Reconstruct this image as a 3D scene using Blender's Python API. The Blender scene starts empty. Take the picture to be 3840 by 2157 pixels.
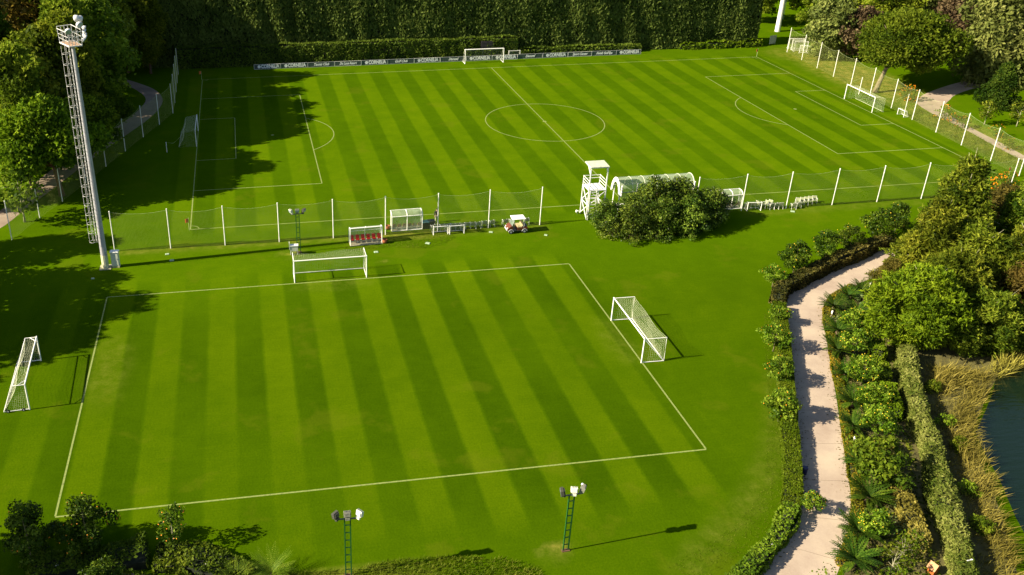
import bpy, math, random
import numpy as np
from mathutils import Vector, Matrix

# ------------------------------------------------------------------ camera, sky, sun, exposure
scene = bpy.context.scene
COL = scene.collection
PI = math.pi

YAW, PITCH, ROLL = 0.1552, 0.4539, 0.001
cam_data = bpy.data.cameras.new("camera")
cam = bpy.data.objects.new("camera", cam_data)
COL.objects.link(cam)
fw = Vector((math.sin(YAW) * math.cos(PITCH), math.cos(YAW) * math.cos(PITCH), -math.sin(PITCH)))
rt = Vector((math.cos(YAW), -math.sin(YAW), 0.0))
up = rt.cross(fw)
rt2 = math.cos(ROLL) * rt + math.sin(ROLL) * up
up2 = -math.sin(ROLL) * rt + math.cos(ROLL) * up
cam.matrix_world = Matrix(((rt2.x, up2.x, -fw.x, -45.805), (rt2.y, up2.y, -fw.y, -131.243),
                           (rt2.z, up2.z, -fw.z, 45.237), (0, 0, 0, 1)))
cam_data.sensor_width = 36.0
cam_data.lens = 36.0 * 3438.14 / 3840.0
cam_data.shift_x = 479.84 / 3840.0
cam_data.shift_y = -157.99 / 3840.0
cam_data.clip_end = 3000.0
scene.camera = cam

SUN_EL, SUN_AZ = math.radians(31.0), math.radians(185.0)      # azimuth of the direction TO the sun, from +x
world = bpy.data.worlds.new("World")
scene.world = world
world.use_nodes = True
wn = world.node_tree
bg = wn.nodes["Background"]
sky = wn.nodes.new("ShaderNodeTexSky")
sky.sky_type = 'NISHITA'
sky.sun_disc = False
sky.sun_elevation = SUN_EL
sky.sun_rotation = math.radians(90.0) - SUN_AZ
wn.links.new(sky.outputs[0], bg.inputs[0])
bg.inputs[1].default_value = 0.05
sun_data = bpy.data.lights.new("sun", 'SUN')
sun_data.energy = 4.6
sun_data.angle = math.radians(0.5)
sun_data.color = (1.0, 0.88, 0.66)
sun = bpy.data.objects.new("sun", sun_data)
COL.objects.link(sun)
sd = Vector((math.cos(SUN_EL) * math.cos(SUN_AZ), math.cos(SUN_EL) * math.sin(SUN_AZ), math.sin(SUN_EL)))
sun.rotation_euler = sd.to_track_quat('Z', 'Y').to_euler()
sun.location = (-150, -60, 120)
vs = scene.view_settings
vs.view_transform = 'Standard'
vs.look = 'None'
vs.exposure = 1.52
vs.gamma = 1.0
vs.use_curve_mapping = False

# ------------------------------------------------------------------ materials
MATS = {}


def _new(name):
    m = bpy.data.materials.new(name)
    m.use_nodes = True
    nt = m.node_tree
    for n in list(nt.nodes):
        nt.nodes.remove(n)
    return m, nt, nt.nodes, nt.links


def N(nodes, t, **kw):
    n = nodes.new(t)
    for k, v in kw.items():
        setattr(n, k, v)
    return n


def ramp(nodes, stops, interp='LINEAR'):
    r = nodes.new("ShaderNodeValToRGB")
    r.color_ramp.interpolation = interp
    e = r.color_ramp.elements
    while len(e) > 1:
        e.remove(e[-1])
    e[0].position = stops[0][0]
    e[0].color = (*stops[0][1], 1)
    for p, c in stops[1:]:
        x = e.new(p)
        x.color = (*c, 1)
    return r


def mat(name, color, rough=0.6, var=0.18, scale=3.0, metallic=0.0, alpha=1.0, spec=0.4, dirt=None, bump=0.0):
    if name in MATS:
        return MATS[name]
    m, nt, n, l = _new(name)
    out = N(n, "ShaderNodeOutputMaterial")
    p = N(n, "ShaderNodeBsdfPrincipled")
    tc = N(n, "ShaderNodeTexCoord")
    nz = N(n, "ShaderNodeTexNoise")
    nz.inputs["Scale"].default_value = scale
    nz.inputs["Detail"].default_value = 6
    nz.inputs["Roughness"].default_value = 0.65
    l.new(tc.outputs["Object"], nz.inputs["Vector"])
    d = dirt if dirt else tuple(c * (1 - 2 * var) for c in color)
    hi = tuple(min(1, c * (1 + var)) for c in color)
    r = ramp(n, [(0.28, d), (0.5, color), (0.75, hi)])
    l.new(nz.outputs["Fac"], r.inputs[0])
    l.new(r.outputs[0], p.inputs["Base Color"])
    p.inputs["Roughness"].default_value = rough
    p.inputs["Metallic"].default_value = metallic
    p.inputs["Specular IOR Level"].default_value = spec
    p.inputs["Alpha"].default_value = alpha
    if bump:
        b = N(n, "ShaderNodeBump")
        b.inputs["Strength"].default_value = bump
        b.inputs["Distance"].default_value = 0.05
        l.new(nz.outputs["Fac"], b.inputs["Height"])
        l.new(b.outputs[0], p.inputs["Normal"])
    l.new(p.outputs[0], out.inputs[0])
    MATS[name] = m
    return m


def leaf_mat(name, dark, mid, light, rough=0.6, trans=0.32, spec=0.08, hue=0.012):
    """foliage: each leaf face carries a random 'tint'; the object adds a little of its own"""
    if name in MATS:
        return MATS[name]
    m, nt, n, l = _new(name)
    dark, mid, light = [(c[0] * 1.30, c[1] * 1.30, c[2] * 0.95) for c in (dark, mid, light)]
    out = N(n, "ShaderNodeOutputMaterial")
    p = N(n, "ShaderNodeBsdfPrincipled")
    a = N(n, "ShaderNodeAttribute", attribute_name="tint")
    r = ramp(n, [(0.08, dark), (0.5, mid), (0.92, light)])
    l.new(a.outputs["Fac"], r.inputs[0])
    oi = N(n, "ShaderNodeObjectInfo")
    mr = N(n, "ShaderNodeMapRange")
    mr.inputs["To Min"].default_value = 0.82
    mr.inputs["To Max"].default_value = 1.18
    l.new(oi.outputs["Random"], mr.inputs["Value"])
    hs = N(n, "ShaderNodeHueSaturation")
    mh = N(n, "ShaderNodeMapRange")
    mh.inputs["To Min"].default_value = 0.5 - hue
    mh.inputs["To Max"].default_value = 0.5 + hue * 0.6
    l.new(oi.outputs["Random"], mh.inputs["Value"])
    l.new(mh.outputs[0], hs.inputs["Hue"])
    l.new(mr.outputs[0], hs.inputs["Value"])
    l.new(r.outputs[0], hs.inputs["Color"])
    l.new(hs.outputs[0], p.inputs["Base Color"])
    p.inputs["Roughness"].default_value = rough
    p.inputs["Specular IOR Level"].default_value = spec
    t = N(n, "ShaderNodeBsdfTranslucent")
    l.new(hs.outputs[0], t.inputs["Color"])
    mx = N(n, "ShaderNodeMixShader")
    mx.inputs[0].default_value = trans
    l.new(p.outputs[0], mx.inputs[1])
    l.new(t.outputs[0], mx.inputs[2])
    l.new(mx.outputs[0], out.inputs[0])
    MATS[name] = m
    return m


GRASS_D, GRASS_M, GRASS_L = (0.034, 0.076, 0.0006), (0.056, 0.112, 0.0008), (0.106, 0.170, 0.0014)


def grass_mat(name, stripes=None, gain=1.0, contrast=0.24, rough=0.9):
    """mown grass; stripes=(period, start): light/dark mowing bands across x, faded by the 'amp' vertex attribute,
    'dry' vertex attribute mixes in straw-coloured ground"""
    base = [tuple(c * gain for c in q) for q in (GRASS_D, GRASS_M, GRASS_L)]
    m, nt, n, l = _new(name)
    out = N(n, "ShaderNodeOutputMaterial")
    p = N(n, "ShaderNodeBsdfPrincipled")
    geo = N(n, "ShaderNodeNewGeometry")
    pos = geo.outputs["Position"]

    def noise(scale, detail=4, rough_=0.6, stretch=None):
        z = N(n, "ShaderNodeTexNoise")
        z.inputs["Scale"].default_value = scale
        z.inputs["Detail"].default_value = detail
        z.inputs["Roughness"].default_value = rough_
        if stretch:
            mp = N(n, "ShaderNodeMapping")
            mp.inputs["Scale"].default_value = stretch
            l.new(pos, mp.inputs["Vector"])
            l.new(mp.outputs[0], z.inputs["Vector"])
        else:
            l.new(pos, z.inputs["Vector"])
        return z.outputs["Fac"]

    def math_(op, a, b=None, c=None):
        q = N(n, "ShaderNodeMath", operation=op)
        for i, v in enumerate((a, b, c)):
            if v is None:
                continue
            if isinstance(v, (int, float)):
                q.inputs[i].default_value = v
            else:
                l.new(v, q.inputs[i])
        return q.outputs[0]

    big = noise(0.055, 3)
    med = noise(0.45, 5, 0.7)
    fine = noise(6.0, 4, 0.75)
    streak = noise(1.0, 3, 0.6, (0.35, 5.0, 1.0))
    # value 0..1 along the grass ramp
    v = math_('MULTIPLY_ADD', math_('SUBTRACT', big, 0.5), 0.55, 0.42)
    v = math_('MULTIPLY_ADD', math_('SUBTRACT', med, 0.5), 0.52, v)
    v = math_('MULTIPLY_ADD', math_('SUBTRACT', fine, 0.5), 0.75, v)
    v = math_('MULTIPLY_ADD', math_('SUBTRACT', streak, 0.5), 0.22, v)
    if stripes:
        period, start = stripes
        sx = N(n, "ShaderNodeSeparateXYZ")
        l.new(pos, sx.inputs[0])
        wob = noise(0.5, 2, 0.5)
        wob2 = noise(4.0, 3, 0.7)
        x = math_('MULTIPLY_ADD', math_('SUBTRACT', wob, 0.5), 0.16, sx.outputs[0])
        x = math_('MULTIPLY_ADD', math_('SUBTRACT', wob2, 0.5), 0.28, x)
        x = math_('MULTIPLY', math_('SUBTRACT', x, start), 2 * PI / period)
        s = math_('SINE', x)
        s = math_('MULTIPLY', s, 4.5)
        s = math_('MAXIMUM', math_('MINIMUM', s, 1.0), -1.0)
        am = N(n, "ShaderNodeAttribute", attribute_name="amp")
        s = math_('MULTIPLY', s, am.outputs["Fac"])
        v = math_('MULTIPLY_ADD', s, contrast, v)
    r = ramp(n, [(0.0, base[0]), (0.42, base[1]), (1.0, base[2])])
    l.new(v, r.inputs[0])
    tf = N(n, "ShaderNodeAttribute", attribute_name="painted_falloff")
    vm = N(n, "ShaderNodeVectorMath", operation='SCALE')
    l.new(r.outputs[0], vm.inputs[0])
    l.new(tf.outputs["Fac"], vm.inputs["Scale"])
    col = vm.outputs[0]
    dr = N(n, "ShaderNodeAttribute", attribute_name="dry")
    straw = ramp(n, [(0.3, (0.11, 0.115, 0.012)), (0.6, (0.22, 0.20, 0.035)), (0.8, (0.30, 0.26, 0.07))])
    l.new(math_('MULTIPLY_ADD', math_('SUBTRACT', fine, 0.5), 0.6, med), straw.inputs[0])
    mx = N(n, "ShaderNodeMix", data_type='RGBA')
    dv = math_('MULTIPLY', dr.outputs["Fac"], math_('MULTIPLY_ADD', math_('SUBTRACT', noise(0.9, 5, 0.7), 0.42), 3.5, 0.5))
    dv = math_('MAXIMUM', math_('MINIMUM', dv, 1.0), 0.0)
    l.new(dv, mx.inputs["Factor"])
    l.new(col, mx.inputs["A"])
    l.new(straw.outputs[0], mx.inputs["B"])
    # a few yellowish worn patches
    worn = noise(0.16, 4, 0.6)
    wf = math_('MAXIMUM', math_('MINIMUM', math_('MULTIPLY', math_('SUBTRACT', worn, 0.58), 3.0), 0.20), 0.0)
    m2 = N(n, "ShaderNodeMix", data_type='RGBA')
    l.new(wf, m2.inputs["Factor"])
    l.new(mx.outputs["Result"], m2.inputs["A"])
    m2.inputs["B"].default_value = (0.11, 0.125, 0.006, 1)
    l.new(m2.outputs["Result"], p.inputs["Base Color"])
    p.inputs["Roughness"].default_value = rough
    p.inputs["Specular IOR Level"].default_value = 0.0
    b = N(n, "ShaderNodeBump")
    b.inputs["Strength"].default_value = 0.55
    b.inputs["Distance"].default_value = 0.06
    l.new(fine, b.inputs["Height"])
    l.new(b.outputs[0], p.inputs["Normal"])
    l.new(p.outputs[0], out.inputs[0])
    MATS[name] = m
    return m


WHITE = mat("white_paint", (0.80, 0.79, 0.72), 0.45, 0.06, 2.0, dirt=(0.58, 0.56, 0.46))
WHITE_BRIGHT = mat("white_metal", (0.84, 0.83, 0.78), 0.4, 0.04, 4.0)
NETTING = mat("net_cord", (0.60, 0.62, 0.42), 0.8, 0.1)
FENCE_NET = mat("fence_net_cord", (0.30, 0.35, 0.09), 0.8, 0.2, 0.6)
ROPE = mat("pale_rope", (0.42, 0.48, 0.22), 0.8, 0.1)
GREY = mat("grey_steel", (0.42, 0.43, 0.44), 0.45, 0.15, 2.0)
DARK_STEEL = mat("dark_steel", (0.10, 0.10, 0.095), 0.5, 0.2, 6.0)
GREEN_STEEL = mat("green_steel", (0.012, 0.10, 0.022), 0.5, 0.2, 3.0)
RED_PLASTIC = mat("red_plastic", (0.30, 0.018, 0.014), 0.4, 0.15, 6.0)
ORANGE_PLASTIC = mat("orange_seat_plastic", (0.42, 0.13, 0.03), 0.45, 0.15, 6.0)
TERRACOTTA = mat("terracotta", (0.24, 0.07, 0.02), 0.8, 0.2, 8.0)
CONCRETE = mat("concrete", (0.38, 0.35, 0.22), 0.85, 0.2, 3.0, bump=0.3)
BLACK = mat("black_rubber", (0.018, 0.018, 0.018), 0.7, 0.2, 10.0)
GLASS_LAMP = mat("lamp_glass", (0.30, 0.36, 0.38), 0.12, 0.1, 5.0, spec=0.8)
WOOD_FLOOR = mat("brown_board", (0.36, 0.23, 0.14), 0.7, 0.2, 5.0)
BARK = mat("bark", (0.13, 0.085, 0.055), 0.9, 0.35, 5.0, bump=0.6)
BARK_PALE = mat("pale_bark", (0.34, 0.32, 0.20), 0.85, 0.25, 5.0, bump=0.4)
BARK_OLD = mat("old_bark", (0.20, 0.16, 0.095), 0.9, 0.3, 5.0, bump=0.5)
BARK_RED = mat("reddish_bark", (0.16, 0.075, 0.045), 0.9, 0.3, 5.0, bump=0.5)
CREAM = mat("cream_vinyl", (0.60, 0.50, 0.27), 0.5, 0.08, 6.0)
CART_RED = mat("cart_paint", (0.13, 0.040, 0.020), 0.3, 0.08, 6.0)
BOARD_GREY = mat("board_panel", (0.052, 0.075, 0.066), 0.5, 0.12, 1.5)
BOARD_TEXT = mat("board_lettering", (0.85, 0.85, 0.80), 0.5, 0.05)
ORANGE_FRUIT = mat("orange_peel", (0.80, 0.27, 0.012), 0.45, 0.2, 8.0)
YELLOW_FRUIT = mat("yellow_peel", (0.72, 0.50, 0.02), 0.45, 0.2, 8.0)
SKIN = mat("skin", (0.45, 0.25, 0.17), 0.5, 0.08, 10.0)
CLOTH_DARK = mat("dark_jacket_cloth", (0.022, 0.020, 0.020), 0.85, 0.2, 12.0)
CLOTH_PALE = mat("pale_trouser_cloth", (0.42, 0.40, 0.30), 0.85, 0.15, 12.0)
HAIR = mat("dark_hair", (0.03, 0.02, 0.014), 0.7, 0.2, 20.0)
CRATE_BLUE = mat("teal_lid", (0.05, 0.14, 0.15), 0.5, 0.2, 5.0)
CRATE_DARK = mat("dark_bin_plastic", (0.020, 0.026, 0.028), 0.5, 0.2, 5.0)
COVER = mat("pale_cover", (0.30, 0.40, 0.25), 0.6, 0.15, 8.0)
FLAG = mat("orange_cloth", (0.62, 0.14, 0.03), 0.8, 0.1)
SOIL = mat("soil", (0.12, 0.062, 0.036), 0.95, 0.35, 2.5, bump=0.8)
LINE = mat("chalk_line", (0.20, 0.245, 0.058), 0.85, 0.25, 5.0)
HOUSE_ORANGE = mat("orange_wood", (0.36, 0.10, 0.02), 0.6, 0.15, 8.0)
HOUSE_ROOF = mat("pale_wood", (0.42, 0.20, 0.08), 0.6, 0.15, 8.0)
DARK_WOOD = mat("dark_purple_panel", (0.032, 0.024, 0.032), 0.6, 0.3, 2.0)
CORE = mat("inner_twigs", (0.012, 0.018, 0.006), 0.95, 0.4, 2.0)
BLUE_PLASTIC = mat("dark_blue_plastic", (0.008, 0.012, 0.06), 0.4, 0.1, 5.0)


def sheet_mat(name, color, alpha, rough=0.25):
    """thin clear roofing sheet, weathered"""
    if name in MATS:
        return MATS[name]
    m, nt, n, l = _new(name)
    out = N(n, "ShaderNodeOutputMaterial")
    p = N(n, "ShaderNodeBsdfPrincipled")
    tc = N(n, "ShaderNodeTexCoord")
    nz = N(n, "ShaderNodeTexNoise")
    nz.inputs["Scale"].default_value = 1.3
    nz.inputs["Detail"].default_value = 5
    l.new(tc.outputs["Object"], nz.inputs["Vector"])
    mr = N(n, "ShaderNodeMapRange")
    mr.inputs["From Min"].default_value = 0.3
    mr.inputs["From Max"].default_value = 0.7
    mr.inputs["To Min"].default_value = alpha - 0.12
    mr.inputs["To Max"].default_value = alpha + 0.12
    l.new(nz.outputs["Fac"], mr.inputs["Value"])
    l.new(mr.outputs[0], p.inputs["Alpha"])
    p.inputs["Base Color"].default_value = (*color, 1)
    p.inputs["Roughness"].default_value = rough
    p.inputs["Specular IOR Level"].default_value = 0.5
    l.new(p.outputs[0], out.inputs[0])
    MATS[name] = m
    return m


SHEET = sheet_mat("clear_roof_sheet", (0.42, 0.50, 0.33), 0.46)
SHEET_GREEN = sheet_mat("greenish_side_sheet", (0.36, 0.46, 0.28), 0.6)

# foliage
L_PINE = leaf_mat("pine_needles", (0.030, 0.060, 0.003), (0.088, 0.142, 0.006), (0.185, 0.245, 0.013), trans=0.4)
L_DARKPINE = leaf_mat("dark_needles", (0.032, 0.058, 0.004), (0.104, 0.158, 0.010), (0.235, 0.285, 0.028), trans=0.5, hue=0.02)
L_OLIVEPINE = leaf_mat("olive_pine_needles", (0.022, 0.044, 0.003), (0.066, 0.108, 0.007), (0.145, 0.190, 0.018), trans=0.38)
L_CONIFER = leaf_mat("conifer_needles", (0.010, 0.028, 0.004), (0.028, 0.058, 0.006), (0.075, 0.110, 0.014))
L_AUTUMN = leaf_mat("browning_leaves", (0.060, 0.055, 0.012), (0.150, 0.120, 0.020), (0.25, 0.17, 0.035))
L_GUM = leaf_mat("gum_leaves", (0.055, 0.075, 0.020), (0.128, 0.158, 0.044), (0.215, 0.235, 0.085))
L_CASU = leaf_mat("feathery_needles", (0.016, 0.034, 0.003), (0.086, 0.124, 0.009), (0.205, 0.235, 0.026), hue=0.025, trans=0.38)
L_CASU_BRIGHT = leaf_mat("bright_feathery_needles", (0.036, 0.066, 0.003), (0.100, 0.148, 0.006), (0.180, 0.230, 0.014), trans=0.38)
L_PURPLE = leaf_mat("purple_brown_leaves", (0.030, 0.020, 0.015), (0.075, 0.052, 0.035), (0.145, 0.110, 0.070), hue=0.01)
L_RUST = leaf_mat("rusty_leaves", (0.042, 0.040, 0.009), (0.092, 0.080, 0.018), (0.160, 0.130, 0.032), hue=0.02)
L_CITRUS = leaf_mat("citrus_leaves", (0.012, 0.028, 0.002), (0.034, 0.066, 0.004), (0.135, 0.185, 0.022), rough=0.5, spec=0.1)
L_CITRUS_PALE = leaf_mat("young_citrus_leaves", (0.022, 0.052, 0.003), (0.070, 0.128, 0.008), (0.200, 0.260, 0.030), rough=0.45)
L_SHRUB = leaf_mat("glossy_shrub_leaves", (0.010, 0.024, 0.003), (0.036, 0.068, 0.006), (0.150, 0.200, 0.028), rough=0.42, spec=0.12, trans=0.2, hue=0.01)
L_HEDGE = leaf_mat("tall_hedge_leaves", (0.034, 0.054, 0.011), (0.068, 0.098, 0.022), (0.120, 0.155, 0.040), hue=0.0, trans=0.4)
L_LOWHEDGE = leaf_mat("clipped_hedge_leaves", (0.030, 0.052, 0.006), (0.066, 0.104, 0.012), (0.125, 0.168, 0.026), hue=0.0)
L_TRIM = leaf_mat("trimmed_hedge_leaves", (0.046, 0.082, 0.002), (0.070, 0.112, 0.003), (0.115, 0.150, 0.012), hue=0.005)
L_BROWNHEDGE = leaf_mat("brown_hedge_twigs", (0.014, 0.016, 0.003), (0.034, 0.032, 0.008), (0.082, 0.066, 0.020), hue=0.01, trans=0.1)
L_CYCAD = leaf_mat("cycad_fronds", (0.006, 0.018, 0.002), (0.020, 0.046, 0.004), (0.075, 0.115, 0.012), rough=0.5, spec=0.1, trans=0.15)
L_PALM = leaf_mat("palm_fronds", (0.03, 0.06, 0.004), (0.075, 0.120, 0.010), (0.18, 0.21, 0.03), rough=0.45)
L_SAGE = leaf_mat("sage_leaves", (0.060, 0.095, 0.040), (0.125, 0.170, 0.075), (0.200, 0.240, 0.120), hue=0.01)
L_GROUND = leaf_mat("ground_cover_leaves", (0.020, 0.044, 0.003), (0.055, 0.095, 0.006), (0.120, 0.165, 0.014))
L_BEDCOVER = leaf_mat("bed_cover_leaves", (0.016, 0.032, 0.002), (0.045, 0.070, 0.005), (0.115, 0.135, 0.014))
L_BORDER = leaf_mat("border_leaves", (0.045, 0.062, 0.004), (0.105, 0.100, 0.008), (0.22, 0.145, 0.016), hue=0.0)
L_STRAW = leaf_mat("dry_reed_blades", (0.080, 0.072, 0.014), (0.18, 0.16, 0.036), (0.31, 0.27, 0.08), rough=0.7, hue=0.01)
L_ROUGH = leaf_mat("rough_grass_blades", (0.030, 0.056, 0.002), (0.066, 0.098, 0.004), (0.140, 0.155, 0.024))
L_GREYGRASS = leaf_mat("grey_green_blades", (0.040, 0.070, 0.008), (0.110, 0.138, 0.030), (0.23, 0.245, 0.085), rough=0.6, hue=0.01)
L_FLOWER = leaf_mat("orange_blossom", (0.45, 0.16, 0.008), (0.70, 0.30, 0.012), (0.85, 0.45, 0.03), hue=0.0)


# ------------------------------------------------------------------ mesh building
class MB:
    def __init__(self):
        self.v, self.f = [], []

    def quad(self, a, b, c, d):
        i = len(self.v)
        self.v += [tuple(a), tuple(b), tuple(c), tuple(d)]
        self.f.append((i, i + 1, i + 2, i + 3))
        return self

    def poly(self, pts):
        i = len(self.v)
        self.v += [tuple(p) for p in pts]
        self.f.append(tuple(range(i, i + len(pts))))
        return self

    def box(self, c, s, rz=0.0, taper=1.0, rx=0.0):
        i = len(self.v)
        R = Matrix.Rotation(rz, 3, 'Z') @ Matrix.Rotation(rx, 3, 'X')
        for dz in (-0.5, 0.5):
            k = taper if dz > 0 else 1.0
            for dx, dy in ((-.5, -.5), (.5, -.5), (.5, .5), (-.5, .5)):
                p = R @ Vector((dx * s[0] * k, dy * s[1] * k, dz * s[2]))
                self.v.append((c[0] + p.x, c[1] + p.y, c[2] + p.z))
        for q in ((3, 2, 1, 0), (4, 5, 6, 7), (0, 1, 5, 4), (1, 2, 6, 5), (2, 3, 7, 6), (3, 0, 4, 7)):
            self.f.append(tuple(i + k for k in q))
        return self

    def tube(self, pts, r, n=8, cap=True):
        pts = [Vector(p) for p in pts]
        rs = list(r) if isinstance(r, (list, tuple)) else [r] * len(pts)
        i0 = len(self.v)
        d0 = (pts[1] - pts[0]).normalized()
        ref = Vector((0, 0, 1)) if abs(d0.z) < 0.9 else Vector((1, 0, 0))
        for k, p in enumerate(pts):
            if k == 0:
                d = pts[1] - pts[0]
            elif k == len(pts) - 1:
                d = pts[-1] - pts[-2]
            else:
                d = pts[k + 1] - pts[k - 1]
            d.normalize()
            a = d.cross(ref)
            if a.length < 1e-4:
                a = d.cross(Vector((0, 1, 0)))
            a.normalize()
            b = d.cross(a)
            for j in range(n):
                t = 2 * PI * (j + 0.5) / n
                q = p + rs[k] * (math.cos(t) * a + math.sin(t) * b)
                self.v.append(tuple(q))
        for k in range(len(pts) - 1):
            for j in range(n):
                a, b = i0 + k * n + j, i0 + k * n + (j + 1) % n
                self.f.append((a, a + n, b + n, b))
        if cap:
            self.f.append(tuple(i0 + j for j in range(n)))
            e = i0 + (len(pts) - 1) * n
            self.f.append(tuple(e + j for j in reversed(range(n))))
        return self

    def bar(self, a, b, w):
        return self.tube([a, b], w * 0.7071, 4)

    def ball(self, c, r, nu=10, nv=6):
        r = r if isinstance(r, (tuple, list)) else (r, r, r)
        i0 = len(self.v)
        for a in range(nv + 1):
            th = PI * a / nv
            for b in range(nu):
                ph = 2 * PI * b / nu
                self.v.append((c[0] + r[0] * math.sin(th) * math.cos(ph), c[1] + r[1] * math.sin(th) * math.sin(ph), c[2] + r[2] * math.cos(th)))
        for a in range(nv):
            for b in range(nu):
                p, q = i0 + a * nu + b, i0 + a * nu + (b + 1) % nu
                self.f.append((p, p + nu, q + nu, q))
        return self

    def net(self, fn, nu, nv, r, seg=8):
        """cords of a net over the patch fn(u, v) -> point"""
        for i in range(nu + 1):
            u = i / nu
            self.tube([fn(u, k / seg) for k in range(seg + 1)], r, 3, False)
        for j in range(nv + 1):
            v = j / nv
            self.tube([fn(k / seg, v) for k in range(seg + 1)], r, 3, False)
        return self

    def mesh(self, name, m, smooth=False):
        me = bpy.data.meshes.new(name)
        me.from_pydata(self.v, [], self.f)
        me.materials.append(m)
        if smooth:
            me.polygons.foreach_set("use_smooth", [True] * len(me.polygons))
        me.update()
        return me

    def build(self, name, m, parent=None, smooth=False, bevel=0.0):
        o = bpy.data.objects.new(name, self.mesh(name, m, smooth))
        COL.objects.link(o)
        if parent is not None:
            o.parent = parent
        if bevel:
            b = o.modifiers.new("bevel", 'BEVEL')
            b.width = bevel
            b.segments = 2
            b.limit_method = 'ANGLE'
        return o


def tag(o, label=None, cat=None, group=None, kind=None):
    if label:
        o["label"] = label
    if cat:
        o["category"] = cat
    if group:
        o["group"] = group
    if kind:
        o["kind"] = kind
    return o


def thing(name, label, cat, loc=(0, 0, 0), rz=0.0, group=None):
    o = bpy.data.objects.new(name, None)
    o.empty_display_size = 0.3
    COL.objects.link(o)
    o.location = loc
    o.rotation_euler = (0, 0, rz)
    return tag(o, label, cat, group)


def children(o):
    return [c for c in bpy.data.objects if c.parent == o]


def copy_thing(root, loc, rz=0.0, label=None, scale=None):
    r = root.copy()
    COL.objects.link(r)
    r.location = loc
    r.rotation_euler = (0, 0, rz)
    if scale:
        r.scale = (scale, scale, scale)
    if label:
        r["label"] = label
    for ch in children(root):
        c = ch.copy()
        COL.objects.link(c)
        c.parent = r
        for g in children(ch):
            d = g.copy()
            COL.objects.link(d)
            d.parent = c
    return r


def structure(name, mb, m, smooth=False):
    return tag(mb.build(name, m, None, smooth), kind='structure')


# ------------------------------------------------------------------ foliage meshes
def quads_mesh(name, P, tint, m):
    """P: (n,4,3) leaf corners, tint: (n,)"""
    n = len(P)
    me = bpy.data.meshes.new(name)
    me.vertices.add(n * 4)
    me.vertices.foreach_set("co", P.reshape(-1).astype(np.float32))
    me.loops.add(n * 4)
    me.loops.foreach_set("vertex_index", np.arange(n * 4, dtype=np.int32))
    me.polygons.add(n)
    me.polygons.foreach_set("loop_start", np.arange(0, n * 4, 4, dtype=np.int32))
    a = me.attributes.new("tint", 'FLOAT', 'FACE')
    a.data.foreach_set("value", np.clip(tint, 0, 1).astype(np.float32))
    me.materials.append(m)
    me.update(calc_edges=True)
    me.validate()
    return me


def unit(a):
    return a / np.maximum(np.linalg.norm(a, axis=-1, keepdims=True), 1e-9)


def leaves_at(rng, pts, nrm, size, aspect=1.6, jitter=0.7, droop=0.0, updir=None):
    """leaf quads (diamonds) at pts facing roughly nrm"""
    n = len(pts)
    nn = unit(nrm + jitter * rng.normal(size=(n, 3)))
    if updir is None:
        t = rng.normal(size=(n, 3))
    else:
        t = np.asarray(updir) + 0.45 * rng.normal(size=(n, 3))
    t[:, 2] -= droop
    t = unit(t - (t * nn).sum(1, keepdims=True) * nn)
    b = np.cross(nn, t)
    s = size * rng.uniform(0.45, 1.55, size=(n, 1))
    L, W = s * aspect * 0.5, s * 0.5
    P = np.stack([pts - t * L, pts + b * W * 0.9 - t * L * 0.1, pts + t * L, pts - b * W * 0.9 - t * L * 0.1], 1)
    return P


def clump_cloud(rng, C, R, per, size, aspect=1.6, jitter=0.6, droop=0.0, tufts=False, updir=None, shell=0.55):
    """leaf quads in ellipsoidal clumps; returns corners and tints"""
    Ps, Ts = [], []
    for c, r in zip(C, R):
        k = max(8, int(per * (r[0] * r[1] * r[2]) ** (2 / 3)))
        d = unit(rng.normal(size=(k, 3)))
        rad = shell + (1 - shell) * rng.uniform(0, 1, size=(k, 1)) ** 0.6
        rad *= 1 + 0.16 * rng.normal(size=(k, 1))
        p = c + d * rad * r
        nr = unit(d / r + np.array([0, 0, 0.25]))
        base = rng.uniform(0.18, 0.76)
        if tufts:
            # short spiky tufts: several blades radiating outward from each point
            q = 3
            pp = np.repeat(p, q, 0)
            dirs = unit(np.repeat(unit(d + np.array([0, 0, 0.35])), q, 0) + 1.25 * rng.normal(size=(k * q, 3)))
            pp = pp + dirs * size * 0.4
            side = unit(np.cross(dirs, rng.normal(size=(k * q, 3))))
            s = size * rng.uniform(0.7, 1.3, size=(k * q, 1))
            P = np.stack([pp - dirs * s * 0.5 * aspect, pp + side * s * 0.32, pp + dirs * s * 0.5 * aspect, pp - side * s * 0.32], 1)
            t = base + np.repeat(0.16 * rng.normal(size=k), q)
        else:
            P = leaves_at(rng, p, nr, size, aspect, jitter, droop, updir)
            t = base + 0.17 * rng.normal(size=k)
        Ps.append(P)
        Ts.append(t)
    return np.concatenate(Ps), np.concatenate(Ts)


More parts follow.
